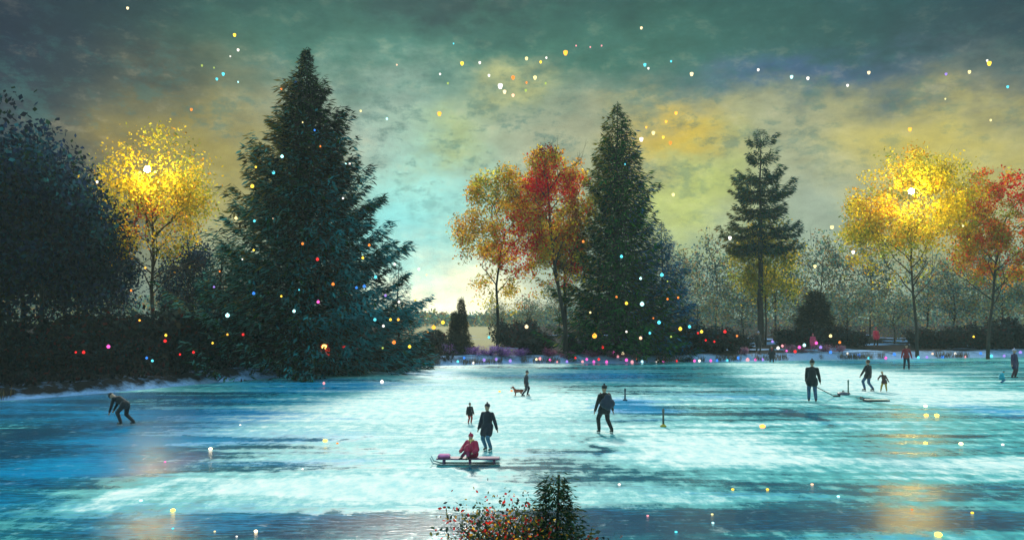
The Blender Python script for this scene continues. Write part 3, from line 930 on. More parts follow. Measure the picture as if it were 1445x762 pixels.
# brambles and dead fern covering the dark bank
n_ = 26000
ux = rng.uniform(-62, -5, n_); uy = shore(ux) + np.where(ux < -13, 2.6, 1.3) + rng.uniform(0, 1, n_) ** 1.3 * 13
keep = fbm(ux * 0.4, uy * 0.4, 77) > 0.40
ux, uy = ux[keep], uy[keep]
uz = land_z(ux, uy) + rng.uniform(0, 1, len(ux)) ** 1.6 * (0.25 + 1.1 * fbm(ux * .3, uy * .3, 78)) - .05
Lq = rng.uniform(.12, .4, len(ux))
um = quads_mesh('undergrowth', leaf_quads(np.stack([ux, uy, uz], -1), rng.normal(size=(len(ux), 3)) + np.array([0, 0, .6]), Lq, Lq * .45, None), rand_cols(len(ux), [(.010, .014, .018), (.02, .02, .016), (.05, .012, .012), (.012, .03, .03)], [4, 3, .8, 1.2]))
tag(link('undergrowth', um, None, M_LEAF), 'dark tangled brambles covering the shaded left bank', 'undergrowth', kind='stuff')

# near the camera: a bush with red leaves and a sapling, growing on a hummock by the lake's edge
nb = shrub_mesh(201, [(0.05, 0.08, 0.03), (0.10, 0.12, 0.03), (0.80, 0.03, 0.02), (0.85, 0.42, 0.03), (0.03, 0.05, 0.04)], [3, 2, 1.7, 1.1, 2.4], 4200, .065, .85, 1.15)
place_shrub('leafy_bush', nb, -.12, 13.5, 'low bush with dark green and scarlet leaves at the bottom edge of the picture', 1.0, 0.4, None)
ns = spruce(1.5, .8, .05, .06, 13, [(0.03, 0.07, 0.03), (0.02, 0.04, 0.03), (0.12, 0.10, 0.02)], [3, 2, 1], .8, .15, .22, seed=205, dens=1.3)
place_tree('spruce_sapling', 783, 13.6, ns, 'little dark green spruce sapling rising behind the scarlet leaved bush', leafm=M_NEEDLE, bark=M_BARK_DARK)
nb2 = shrub_mesh(203, [(0.05, 0.07, 0.03), (0.16, 0.14, 0.03), (0.35, 0.06, 0.02), (0.03, 0.05, 0.04)], [3, 2, 1, 2.4], 3200, .07, .7, .7)
place_shrub('leafy_bush', nb2, 1.0, 13.3, 'smaller olive bush at the bottom edge, right of the scarlet leaved one', 1.0, 0.4, None)

# dead reeds standing along the shore
n_ = 9000
rx = rng.uniform(-30, 55, n_)
keep = fbm(rx * .35, rx * 0 + 1.7, 91) > .52
rx = rx[keep]; ry = shore(rx) + rng.normal(0.5, .35, len(rx))
rz_ = np.maximum(land_z(rx, ry), 0) - .03
Lr = rng.uniform(.25, .75, len(rx))
rm = quads_mesh('reeds', leaf_quads(np.stack([rx, ry, rz_], -1), rng.normal(0, .22, (len(rx), 3)) + np.array([0, 0, 1.]), Lr, np.full(len(rx), .035), None), rand_cols(len(rx), [(.10, .08, .04), (.05, .05, .03), (.16, .13, .07)], [2, 2, 1]))
tag(link('reeds', rm, None, M_LEAF), 'dead straw coloured reeds standing in clumps along the shore', 'reeds', kind='stuff')

# far woods closing the view, too distant to tell tree from tree
n_ = 30000
fx = rng.uniform(-150, 170, n_); fy = 185 + 25 * rng.uniform(0, 1, n_)
fh = 2.0 + 6.5 * fbm(fx * .06, fx * 0 + 4.2, 95, 5) * np.clip(.12 + np.abs(fx + 10) / 60, 0, 1.3)
fz = land_z(fx, fy) + fh * rng.uniform(0, 1, n_) ** .8
fm = quads_mesh('far_woods', leaf_quads(np.stack([fx, fy, fz], -1), rng.normal(size=(n_, 3)), rng.uniform(.5, 1.3, n_), rng.uniform(.3, .6, n_), None), rand_cols(n_, mk, [3, 2, 2, 1.4, 2]))  # leaf colours carry the mist here too
tag(link('far_woods', fm, None, M_LEAF), 'low teal far woods along the horizon beyond the clearing', 'woods', kind='stuff')

# small conifers
yc = spruce(3.2, 1.15, 0.1, 0.16, 18, [(0.03, 0.03, 0.012), (0.012, 0.02, 0.012), (0.06, 0.05, 0.012)], [2, 3, 1], .8, .15, .40, seed=71, dens=2.2)
a_ = place_tree('young_conifer', 651, 81, yc, 'little dark conifer with a thin tip against the bright glow', leafm=M_NEEDLE, bark=M_BARK_DARK, group='young conifers on the far bank')
a_.scale = (.85, .85, 1.55)
b_ = copy_tree(a_); X = (641 - CX) / F * 82; b_.location = (X, 82, lz(X, 82)); b_.scale = (.75, .75, 1.15); b_['label'] = 'lower dark conifer to the left of the little one against the glow'
b_ = copy_tree(a_); X = (1150 - CX) / F * 98; b_.location = (X, 98, lz(X, 98)); b_.scale = (2.6, 2.6, 1.9); b_['label'] = 'broad young green conifer on the far bank right of the tiered fir'
b_ = copy_tree(a_); X = (614 - CX) / F * 84; b_.location = (X, 84, lz(X, 84)); b_.scale = (1.6, 1.6, .6); b_['label'] = 'squat dark conifer left of the bright glow beside the turquoise spruce'

# ------------------------------------------------------------------ people
SKIN = solid('skin', (0.45, 0.27, 0.19), 0.55, 0.1, 10, 0.05)
STEEL = solid('blade_steel', (0.45, 0.47, 0.5), 0.25, 0.1, 10, 0.05, metallic=1.0)
BOOT = solid('boot_leather', (0.015, 0.014, 0.016), 0.5, 0.3, 12, 0.2)
_fab = {}


def fabric(col):
    k = tuple(round(c, 3) for c in col)
    if k not in _fab: _fab[k] = solid('fabric_%d' % len(_fab), col, 0.85, 0.35, 7, 0.6, sheen=0.2)
    return _fab[k]


def ik(a, b, l1, l2, hint):
    a, b = Vector(a), Vector(b)
    d = b - a
    L = min(d.length, (l1 + l2) * 0.999)
    u = d.normalized()
    b = a + u * L
    x_ = (l1 * l1 - l2 * l2 + L * L) / (2 * L)
    h = math.sqrt(max(l1 * l1 - x_ * x_, 0))
    hv = Vector(hint); hv = (hv - u * hv.dot(u))
    if hv.length < 1e-4: hv = Vector((0, 1, 0))
    return a + u * x_ + hv.normalized() * h, b


def person(loc, yaw, H, label, coat=(0.02, 0.02, 0.03), legs=(0.02, 0.03, 0.06), feet=((-.10, 0.0), (.10, 0.0)), hands=((-.19, -.05, .46), (.20, -.02, .455)), lean=0.0, pelvis=0.52, side=0.0, hat=None, hair=(0.02, 0.015, 0.012),
           coat_len=0.08, head_pitch=0.0, scarf=None, skates=True, foot_z=(0.0, 0.0), bulk=1.0, twist=0.0):
    """units: everything below is in fractions of H; local -Y is the way the person faces"""
    r = empty('person', loc, yaw)
    tag(r, label, 'person')
    S = H
    up = Vector((math.sin(side), -math.sin(lean), math.cos(lean) * math.cos(side))).normalized()
    fw = Vector((0, -math.cos(lean), -math.sin(lean)))
    pv = Vector((0, 0, pelvis + 0.0))
    ch = pv + up * 0.20
    nk = pv + up * 0.305
    hd_up = (up + Vector((0, -head_pitch, 0))).normalized()
    hd = nk + hd_up * 0.095 + fw * 0.012
    rt = Vector((1, 0, 0))
    sh = [nk - up * 0.042 + rt * s_ * 0.108 for s_ in (-1, 1)]
    hp = [pv + rt * s_ * 0.052 - up * 0.01 for s_ in (-1, 1)]
    sk = 0.035 if skates else 0.0
    an = [Vector((f[0], f[1] + 0.02, 0.045 + sk + fz)) for f, fz in zip(feet, foot_z)]
    kn, ank, el_, wr = [], [], [], []
    for i in range(2):
        k_, a2 = ik(hp[i], an[i], 0.245, 0.246, (0.02 * (i * 2 - 1), -1, 0.15))
        kn.append(k_); ank.append(a2)
        e_, w2 = ik(sh[i], Vector(hands[i]), 0.172, 0.155, ((i * 2 - 1) * 0.5, 0.8, -0.2))
        el_.append(e_); wr.append(w2)
    def s3(v): return Vector(v) * S
    b = MB()
    # torso, limbs
    b.capsule(s3(pv), s3(ch), .062 * S, .072 * S); b.capsule(s3(ch), s3(nk - up * .03), .072 * S, .05 * S)
    b.capsule(s3(sh[0]), s3(sh[1]), .036 * S, .036 * S)
    b.capsule(s3(nk - up * .03), s3(nk + up * .04), .032 * S, .029 * S)
    # head: skull, jaw, nose, ears, brow
    hr = Vector((0, 0, 1)).rotation_difference(hd_up).to_matrix()
    b.ball(s3(hd + hd_up * .012), .062 * S, (.80, .98, 1.05), rot=hr, seg=16, ring=12)
    b.ball(s3(hd - hd_up * .030 + fw * .018), .043 * S, (.86, .9, .95), rot=hr, seg=14)
    b.capsule(s3(hd + fw * .060 + hd_up * .008), s3(hd + fw * .072 - hd_up * .012), .006 * S, .010 * S, 8)
    b.capsule(s3(hd + fw * .054 + hd_up * .018 - rt * .024), s3(hd + fw * .054 + hd_up * .018 + rt * .024), .008 * S, .008 * S, 8)
    b.capsule(s3(hd + fw * .054 - hd_up * .032 - rt * .012), s3(hd + fw * .054 - hd_up * .032 + rt * .012), .006 * S, .006 * S, 8)
    for s_ in (-1, 1):
        b.ball(s3(hd + rt * s_ * .050), .014 * S, (.5, .8, 1.2), seg=8)
    for i in range(2):
        b.capsule(s3(sh[i]), s3(el_[i]), .030 * S, .023 * S); b.capsule(s3(el_[i]), s3(wr[i]), .023 * S, .015 * S)
        b.capsule(s3(hp[i]), s3(kn[i]), .050 * S, .033 * S); b.capsule(s3(kn[i]), s3(ank[i]), .033 * S, .021 * S)
        b.capsule(s3(ank[i]), s3(ank[i] + Vector((0, -.075, -.025))), .020 * S, .016 * S)
        # hand: palm, four curled fingers, thumb
        fd = (wr[i] - el_[i]).normalized()
        pn = fd.cross(Vector((0, 1, 0))).normalized() if abs(fd.y) < .9 else Vector((1, 0, 0))
        acr = fd.cross(pn).normalized()
        pc = wr[i] + fd * .028
        b.capsule(s3(wr[i]), s3(pc), .014 * S, .017 * S)
        for k_ in range(4):
            o_ = acr * (k_ - 1.5) * .0115
            ln = (.020, .024, .022, .016)[k_]
            p0 = pc + fd * .012 + o_; p1 = p0 + fd * ln; p2 = p1 + (fd * .6 - pn * .5 * (1 if i else -1)) * ln * .8
            b.capsule(s3(p0), s3(p1), .0062 * S, .0056 * S, 6); b.capsule(s3(p1), s3(p2), .0056 * S, .0048 * S, 6)
        t0 = wr[i] + fd * .014 - acr * .014
        b.capsule(s3(t0), s3(t0 + fd * .026 - acr * .014), .0068 * S, .0054 * S, 6)
    link('body', b.fused('body', .0068 * S, 3), r, SKIN)
    # coat
    k_ = bulk
    c = MB()
    c.capsule(s3(pv + up * .02), s3(ch), .084 * S * k_, .088 * S * k_, 14); c.capsule(s3(ch), s3(nk - up * .035), .088 * S * k_, .058 * S, 14)
    c.capsule(s3(sh[0] - rt * -.012), s3(sh[1] - rt * .012), .044 * S, .044 * S); c.capsule(s3(nk - up * .01), s3(sh[0] - up * .0), .034 * S, .036 * S); c.capsule(s3(nk - up * .01), s3(sh[1]), .034 * S, .036 * S)
    c.ball(s3(nk + up * .004), .044 * S, (1, 1, .6))
    if coat_len > 0:
        m_ = (hp[0] + hp[1]) / 2
        for i in range(2):
            e_ = hp[i] + (kn[i] - hp[i]) * min(1, coat_len / .245)
            c.capsule(s3(hp[i] + up * .02), s3(e_), .072 * S * k_, .074 * S * k_, 12)
        c.capsule(s3(m_), s3(m_ + ((kn[0] + kn[1]) / 2 - m_) * min(1, coat_len / .245)), .075 * S * k_, .07 * S * k_, 12)
    for i in range(2):
        c.capsule(s3(sh[i]), s3(el_[i]), .042 * S * k_, .036 * S * k_); c.capsule(s3(el_[i]), s3(wr[i] - (wr[i] - el_[i]) * .06), .036 * S * k_, .027 * S * k_)
        c.ball(s3(wr[i] - (wr[i] - el_[i]) * .10), .029 * S * k_)
    link('coat', c.fused('coat', .012 * S, 3), r, fabric(coat))
    # trousers
    c = MB()
    c.capsule(s3(hp[0]), s3(hp[1]), .062 * S, .062 * S)
    for i in range(2):
        c.capsule(s3(hp[i]), s3(kn[i]), .063 * S, .047 * S); c.capsule(s3(kn[i]), s3(ank[i] + (kn[i] - ank[i]) * .1), .046 * S, .038 * S)
    link('trousers', c.fused('trousers', .012 * S, 3), r, fabric(legs))
    for i in range(2):
        c = MB()
        q_ = ank[i]
        c.capsule(s3(q_ + (kn[i] - q_) * .18), s3(q_), .034 * S, .030 * S)
        c.capsule(s3(q_ + Vector((0, .012, -.022))), s3(q_ + Vector((0, -.085, -.027))), .024 * S, .020 * S)
        bo = link('boot', c.fused('boot', .009 * S, 2), r, BOOT)
        if skates:
            c = MB()
            zb = q_.z - .045 - .035 + .0125
            c.box(s3((q_.x, q_.y - .035, zb - .002)), (.005 * S, .165 * S, .020 * S), bev=.001)
            for yy in (.02, -.075): c.box(s3((q_.x, q_.y + yy, zb + .022)), (.012 * S, .03 * S, .032 * S), bev=.002)
            c.build('blade', STEEL, bo)
    if hat is not None:
        c = MB()
        c.ball(s3(hd + hd_up * .036 - fw * .006), .064 * S, (.90, 1.02, .82), rot=hr)
        rim = [s3(hd + hd_up * .022 - fw * .004) + hr @ (Vector((math.cos(a), math.sin(a) * 1.12, 0)) * .050 * S) for a in [2 * PI * j / 14 for j in range(15)]]
        c.tube(rim, [.009 * S] * 15, 7, cap=False)
        ho = link('hat', c.mesh('hat'), r, fabric(hat))
        c = MB(); c.ball(s3(hd + hd_up * .098), .018 * S); c.build('bobble', fabric(hat), ho)
    else:
        c = MB()
        c.ball(s3(hd + hd_up * .024 - fw * .012), .066 * S, (.86, .98, .98), rot=hr)
        link('hair', c.mesh('hair'), r, fabric(hair))
    if scarf is not None:
        c = MB()
        c.tube([s3(nk + up * .022 + Vector((math.cos(a), math.sin(a), 0)) * .050) for a in [2 * PI * j / 14 for j in range(15)]], [.020 * S] * 15, 7, cap=False)
        c.tube([s3(nk + up * .02 - fw * -.055 + rt * .02), s3(nk - up * .06 + fw * .098 + rt * .025), s3(nk - up * .15 + fw * .105 + rt * .02)], [.016 * S, .022 * S, .018 * S], 7)
        link('scarf', c.mesh('scarf'), r, fabric(scarf))
    return r


NAVY = (0.012, 0.015, 0.030); BLACK = (0.010, 0.010, 0.014); JEAN = (0.03, 0.09, 0.18)
# A man with a backpack, walking away
p = ground_at(853, 612)
A = person(p, PI + 0.35, 1.66, 'person in black with a big rounded backpack standing alone mid lake', BLACK, BLACK, feet=((-.14, .05), (.10, -.06)), hands=((-.20, -.02, .47), (.22, .0, .46)), hat=BLACK, coat_len=.05, bulk=1.05)
c = MB()
c.capsule((-.03, .20, 1.24), (-.03, .22, .98), .13, .16, 14); c.ball((.06, .22, 1.06), .17, (1.2, .9, 1.1)); c.ball((-.12, .21, 1.05), .16)
bk = link('backpack', c.fused('backpack', .02, 4), None, fabric((0.012, 0.022, 0.05)))
bk.location = A.location; bk.rotation_euler = A.rotation_euler
tag(bk, 'bulging navy backpack worn by the person in black mid lake', 'backpack')
c = MB(); c.tube([(.13, .12, 1.32), (.15, -.0, 1.40), (.14, -.11, 1.28), (.14, -.10, 1.05), (.15, .05, .95)], [.018] * 5, 6)
c.build('strap', BOOT, bk)
c = MB(); c.tube([(-.15, .12, 1.32), (-.17, -.0, 1.40), (-.16, -.11, 1.28), (-.16, -.10, 1.05), (-.17, .05, .95)], [.018] * 5, 6)
c.build('strap', BOOT, bk)
# B woman/child by the sled
p = ground_at(688, 637)
B = person(p, -0.5, 1.42, 'person in long navy coat and pale jeans standing beside the crimson child', NAVY, (0.05, 0.14, 0.24), feet=((-.07, .03), (.08, -.02)), hands=((-.19, -.06, .45), (.22, .02, .46)), hat=(0.02, 0.02, 0.035), coat_len=.14, bulk=1.12)
# crimson child sitting on the sled
ps = ground_at(658, 655)
sl = empty('sled', ps, 0.0)
tag(sl, 'long low purple-brown sled with a pink cushion under the crimson child', 'sled')
WOOD = solid('sled_wood', (0.14, 0.06, 0.14), .6, .4, 5, .4)
c = MB(); c.box((0.05, 0, .17), (1.7, .42, .035), bev=.012); c.build('plank', WOOD, sl)
for s_ in (-1, 1):
    c = MB(); c.tube([(.9, s_ * .17, .02), (-.72, s_ * .17, .02), (-.9, s_ * .17, .07), (-.96, s_ * .17, .2)], [.02, .02, .02, .015], 6); c.build('runner', STEEL, sl)
for xx in (-.6, .1, .75):
    c = MB(); c.box((xx, 0, .088), (.06, .38, .12), bev=.01); c.build('crossbar', WOOD, sl)
c = MB(); c.box((-.60, 0, .232), (.34, .34, .085), bev=.04)
cu = c.build('cushion', fabric((0.62, 0.16, 0.42)), None, ps)
tag(cu, 'bright pink cushion on the front end of the low sled', 'cushion')
CRIM = (0.42, 0.015, 0.07)
person(ps + Vector((.16, .02, .0)), -0.5, 1.18, 'child in crimson snowsuit and crimson hat sitting on the low sled', CRIM, (0.22, 0.012, 0.08), feet=((-.09, -.34), (.09, -.36)), foot_z=(.16, .16), hands=((-.17, -.24, .31), (.17, -.24, .31)),
       pelvis=.235, lean=.12, hat=CRIM, coat_len=.23, bulk=1.5, skates=False, scarf=(0.75, 0.55, 0.2))
# C toddler
person(ground_at(663, 598), 0.4, 0.78, 'tiny child in black jacket and red trousers behind the crimson one', BLACK, (0.35, 0.02, 0.01), feet=((-.07, 0), (.07, 0)), hat=BLACK, bulk=1.15)
# D skater with a dog
pD = ground_at(742, 559)
person(pD, PI / 2 + .3, 1.28, 'slim person in navy clothes skating on the cream patch of ice', NAVY, NAVY, feet=((-.05, .14), (.05, -.10)), hands=((-.20, .10, .48), (.20, -.16, .50)), lean=.1, coat_len=.10, hat=NAVY)
# E hockey player
pE = ground_at(1146, 568)
E_ = person(pE, PI - .25, 1.98, 'tall person in black jacket and blue jeans holding a hockey stick', BLACK, JEAN, feet=((-.08, .05), (.07, -.03)), hands=((-.20, -.13, .43), (.13, -.19, .40)), coat_len=.07, bulk=1.08, hat=(0.02, 0.015, 0.02))
c = MB()
h0 = Vector((-.30, .0, .98)); h1 = ground_at(1176, 560) - pE
Rz = Matrix.Rotation(0, 3, 'Z')
h1.z = .06
c.tube([h0, h0.lerp(h1, .5), h1], [.022, .022, .022], 6)
hs = c.build('hockey_stick', solid('stick_wood', (0.03, 0.02, 0.018), .5, .4, 6, .3), None, pE)
tag(hs, 'dark hockey stick reaching down to the ice from the tall person', 'hockey stick')
c = MB(); c.box(h1 + Vector((.17, 0, -.005)), (.36, .03, .085), bev=.012); c.build('stick_blade', M_BARK_DARK, hs)
# F, G
person(ground_at(1225, 552), PI + .6, 1.68, 'person in black jacket and jeans with bare head beside the small child', BLACK, JEAN, feet=((-.09, .10), (.08, -.08)), hands=((-.22, -.05, .46), (.24, -.10, .50)), coat_len=.04, hair=(0.10, 0.04, 0.02), bulk=1.1)
person(ground_at(1248, 553), -.5, 1.10, 'small child in brown coat and mustard trousers leaning by the jacketed adult', (0.07, 0.03, 0.025), (0.35, 0.24, 0.03), feet=((-.16, .0), (.10, .0)), hands=((-.26, -.18, .58), (.22, -.1, .46)), side=-.25, hair=(0.5, 0.33, 0.12))
# H bending person on the left
person(ground_at(177, 600), -PI / 2 - .25, 1.62, 'person in black bending low with hanging arms at the dark left shore', BLACK, BLACK, feet=((-.08, .14), (.10, -.06)), hands=((-.10, -.40, .30), (.12, -.34, .26)), lean=1.05, pelvis=.48, head_pitch=.5, hat=BLACK, coat_len=.05, skates=True)


# far shore people
def bank_person(px, py, H, yaw, label, **kw):
    Y = 4 * F / (py - HOR)
    for _ in range(6):
        X = (px - CX) / F * Y
        z = max(0.0, lz(X, Y))
        Y = (CAMZ - z) * F / (py - HOR)
    X = (px - CX) / F * Y
    return person(Vector((X, Y, max(0.0, lz(X, Y)) - .02)), yaw, H, label, skates=False, **kw)


bank_person(1070, 507, 2.0, 0.2, 'person in black standing on the far bank with a pale lilac hat', coat=BLACK, legs=BLACK, hat=(.3, .3, .5), coat_len=.16, bulk=1.25)
bank_person(1089, 511, 1.45, -.4, 'stout person in black coat with a red scarf on far bank', coat=(0.012, 0.01, 0.02), legs=BLACK, hat=NAVY, scarf=(.5, .02, .02), coat_len=.2, bulk=1.3)
bank_person(1147, 503, 1.6, 0, 'person in bright rose coat on the bank behind the hockey player', coat=(.62, .04, .16), legs=(.5, .05, .25), hat=(.6, .05, .12), coat_len=.2, bulk=1.5)
bank_person(1236, 499, 2.0, 0.2, 'person in crimson coat and black trousers on the far right bank', coat=(.55, .015, .10), legs=BLACK, hat=(.5, .02, .09), coat_len=.1, bulk=1.25)
bank_person(1279, 521, 1.9, -.3, 'person in dark red jacket and navy trousers at the far right shore', coat=(.22, .012, .02), legs=NAVY, hat=BLACK, coat_len=.02, feet=((-.08, .05), (.09, -.06)), bulk=1.0)
bank_person(1431, 533, 1.9, .5, 'person in dark purple coat with pale lilac hat at the right edge', coat=(.03, .015, .07), legs=(.06, .015, .03), hat=(.5, .45, .65), coat_len=.14, bulk=1.05, feet=((-.08, 0), (.14, .03)))
bank_person(1412, 540, 1.05, 1.0, 'small child in bright turquoise snowsuit crouching beside the purple coat', coat=(.01, .36, .50), legs=(.01, .15, .40), hat=(.05, .45, .55), pelvis=.30, feet=((-.12, -.08), (.12, -.02)), hands=((-.22, -.22, .26), (.24, -.18, .24)), lean=.35, coat_len=.14, bulk=1.4)


# the small red-brown dog by skater D
def dog(loc, yaw, s, label):
    r = empty('dog', loc, yaw)
    tag(r, label, 'dog')
    b = MB()
    b.capsule((0, -.17, .27), (0, .02, .27), .10, .085, 12); b.capsule((0, .02, .27), (0, .18, .27), .085, .08, 12)
    b.capsule((0, -.20, .30), (0, -.28, .43), .065, .05); b.ball((0, -.31, .46), .065); b.capsule((0, -.34, .445), (0, -.43, .43), .04, .026)
    for s_ in (-1, 1):
        b.capsule((s_ * .05, -.29, .51), (s_ * .068, -.27, .45), .018, .022, 8)
        b.capsule((s_ * .06, -.18, .23), (s_ * .062, -.17, .12), .04, .022); b.capsule((s_ * .062, -.17, .12), (s_ * .062, -.19, .02), .022, .018); b.ball((s_ * .062, -.205, .018), .022, (1, 1.4, .8))
        b.capsule((s_ * .055, .15, .25), (s_ * .065, .11, .15), .055, .032); b.capsule((s_ * .065, .11, .15), (s_ * .065, .20, .09), .03, .02); b.capsule((s_ * .065, .20, .09), (s_ * .065, .18, .02), .019, .017); b.ball((s_ * .065, .165, .018), .022, (1, 1.4, .8))
    b.tube([(0, .24, .30), (0, .33, .36), (0, .38, .47)], [.026, .02, .01], 7)
    link('body', b.fused('body', .012, 3), r, fabric((.25, .06, .03)))
    c = MB(); c.tube([(math.cos(a) * .062, -.235 + .0 * math.sin(a) - .03 * math.cos(a) * 0, .365) if False else (math.cos(a) * .062, -.235 + math.sin(a) * .05, .362 - math.sin(a) * -.02) for a in [2 * PI * j / 12 for j in range(13)]], [.011] * 13, 6, cap=False)
    c.build('collar', fabric((.5, .03, .02)), r)
    r.scale = (s, s, s)
    return r


dog(ground_at(732, 558.5), -PI / 2 + .2, .95, 'small red-brown dog walking beside the slim navy skater')

# puck, board and marker posts
c = MB(); c.lathe([(.28, 0), (.30, .03), (.30, .08), (.26, .12), (.10, .14)], n=16)
pk = c.build('curling_stone', solid('stone_grey', (.06, .07, .12), .35, .4, 9, .1), None, ground_at(1190, 557))
tag(pk, 'flat dark round stone on the ice beyond the hockey stick', 'stone')
c = MB(); c.tube([(0, -.10, .13), (0, -.08, .21), (0, .08, .21), (0, .10, .13)], [.02] * 4, 6); c.build('handle', BOOT, pk)
pb = ground_at(1236, 566)
bd = empty('toboggan', pb, .05)
tag(bd, 'pale flat toboggan lying on the ice before the jacketed adult', 'toboggan')
c = MB()
for (x_, z_) in ((0, 0),): c.box((.05, 0, .075), (1.1, .36, .03), bev=.01)
c.build('deck', solid('pale_wood', (.65, .6, .5), .6, .2, 5, .3), bd)
for s_ in (-1, 1):
    c = MB(); c.tube([(.6, s_ * .15, .03), (-.5, s_ * .15, .03), (-.66, s_ * .15, .09), (-.68, s_ * .15, .2)], [.025] * 4, 6); c.build('runner', solid('runner_wood', (.12, .07, .06), .6, .2, 5, .3), bd)
c = MB(); c.tube([(-.68, -.15, .2), (-.68, .15, .2)], [.02, .02], 6); c.build('handle', BOOT, bd)


def post(px, py, h, label, col, foot):
    r = empty('marker_post', ground_at(px, py)); tag(r, label, 'post', 'marker posts on the ice')
    c = MB(); c.lathe([(.04, .06), (.036, h * .6), (.042, h - .12), (.048, h - .06), (.02, h)], n=10); c.build('pole', solid('post_paint', col, .6, .3, 6, .2), r)
    c = MB(); c.lathe([(.11, 0), (.12, .03), (.07, .07), (.045, .10)], n=12); c.build('base', solid('post_base', foot, .6, .3, 6, .2), r)


post(882, 565, .58, 'short dark post on the ice right of the backpack person', (.02, .05, .07), (.02, .06, .09))
post(936, 602, .66, 'grey marker post with a yellow foot on the open ice', (.10, .10, .09), (.5, .35, .04))
post(1197, 556, .74, 'thin grey-green post between the two jeans wearers', (.10, .20, .17), (.1, .2, .2))


# ------------------------------------------------------------------ lights of the place
def lamp_globe(px, py, Y, r_, label, col, strength):
    c_ = at(px, py, Y)
    r = empty('globe_lamp', c_)
    tag(r, label, 'lamp', 'lit globes hung in the golden trees')
    c = MB(); c.ball((0, 0, 0), r_, seg=20, ring=14); c.build('globe', emis('globe_light', col, strength, 'FRONT'), r)
    c = MB(); c.lathe([(r_ * .45, r_ * .93), (r_ * .45, r_ * 1.1), (r_ * .2, r_ * 1.3), (r_ * .05, r_ * 1.35)], n=12); c.build('cap', BOOT, r)
    c = MB(); c.tube([(0, 0, r_ * 1.3), (0, .1, r_ * 1.3 + .8)], [.015, .015], 5); c.build('hanger', BOOT, r)


lamp_globe(208, 239, 62.6, .20, 'lit pale yellow globe hanging in the yellow tree of the left woods', (1.0, .74, .20), 1050)
lamp_globe(1286, 270, 79.6, .24, 'lit pale yellow globe hanging in the wide golden tree at right', (1.0, .74, .18), 1100)

LC = {'white': ((1, .95, .85), 1.7), 'warm white': ((1, .80, .45), 1.8), 'pale yellow': ((1, .86, .36), 1.7), 'yellow': ((1, .68, .06), 2.0), 'amber': ((1, .48, .05), 1.9), 'orange': ((1, .27, .04), 1.6), 'red': ((1, .03, .03), 1.3),
      'magenta': ((1, .12, .55), 1.6), 'pink': ((1, .38, .42), 1.4), 'cyan': ((.12, .80, .95), 1.5), 'pale cyan': ((.5, 1, 1), 2.2), 'blue': ((.05, .28, 1), 1.3), 'violet': ((.45, .3, 1), 1.1), 'lime': ((.55, .75, .15), 1.0), 'peach': ((1, .62, .4), 1.7)}
LM = {k_: emis('glow_' + k_.replace(' ', '_'), v[0], v[1]) for k_, v in LC.items()}
LMS = {k_: emis('lit_' + k_.replace(' ', '_'), v[0], v[1] * 3, 'FRONT') for k_, v in LC.items() if k_ in ('yellow', 'amber', 'orange', 'pale yellow', 'red', 'warm white')}
_bm = {}


def bulb_mesh(kind, colname, lit=False):
    k_ = (kind, colname, lit)
    if k_ in _bm: return _bm[k_]
    c = MB()
    if kind == 'bauble':
        c.ball((0, 0, 0), .5, seg=12, ring=9)
        c.lathe([(.14, .5), (.14, .58), (.05, .6)], n=8)
    elif kind == 'sky':       # little paper lantern, wider at the shoulder
        c.lathe([(.26, -.5), (.36, -.3), (.46, 0), (.5, .22), (.42, .4), (.2, .5)], n=12)
    else:                     # squat ice lantern
        c.lathe([(.40, 0), (.5, .1), (.55, .28), (.46, .46), (.26, .56), (.10, .6)], n=12)
    me_ = c.mesh(kind)
    me_.materials.append((LMS if lit else LM)[colname])
    _bm[k_] = me_
    return me_


ALL = []   # (base label, px, object, suffix noun)


def light(kind, name, px, py, pos, colname, size, base, cat, group, lit=False):
    o = bpy.data.objects.new(name, bulb_mesh(kind, colname, lit))
    COL.objects.link(o)
    Y = pos.y
    d = size * (0.66 if kind == 'ice' else 0.72) / F * Y
    o.location = pos
    o.scale = (d, d, d)
    o.rotation_euler = (0, 0, random.random() * 6)
    tag(o, 'x', cat, group)
    ALL.append((base, px, o))


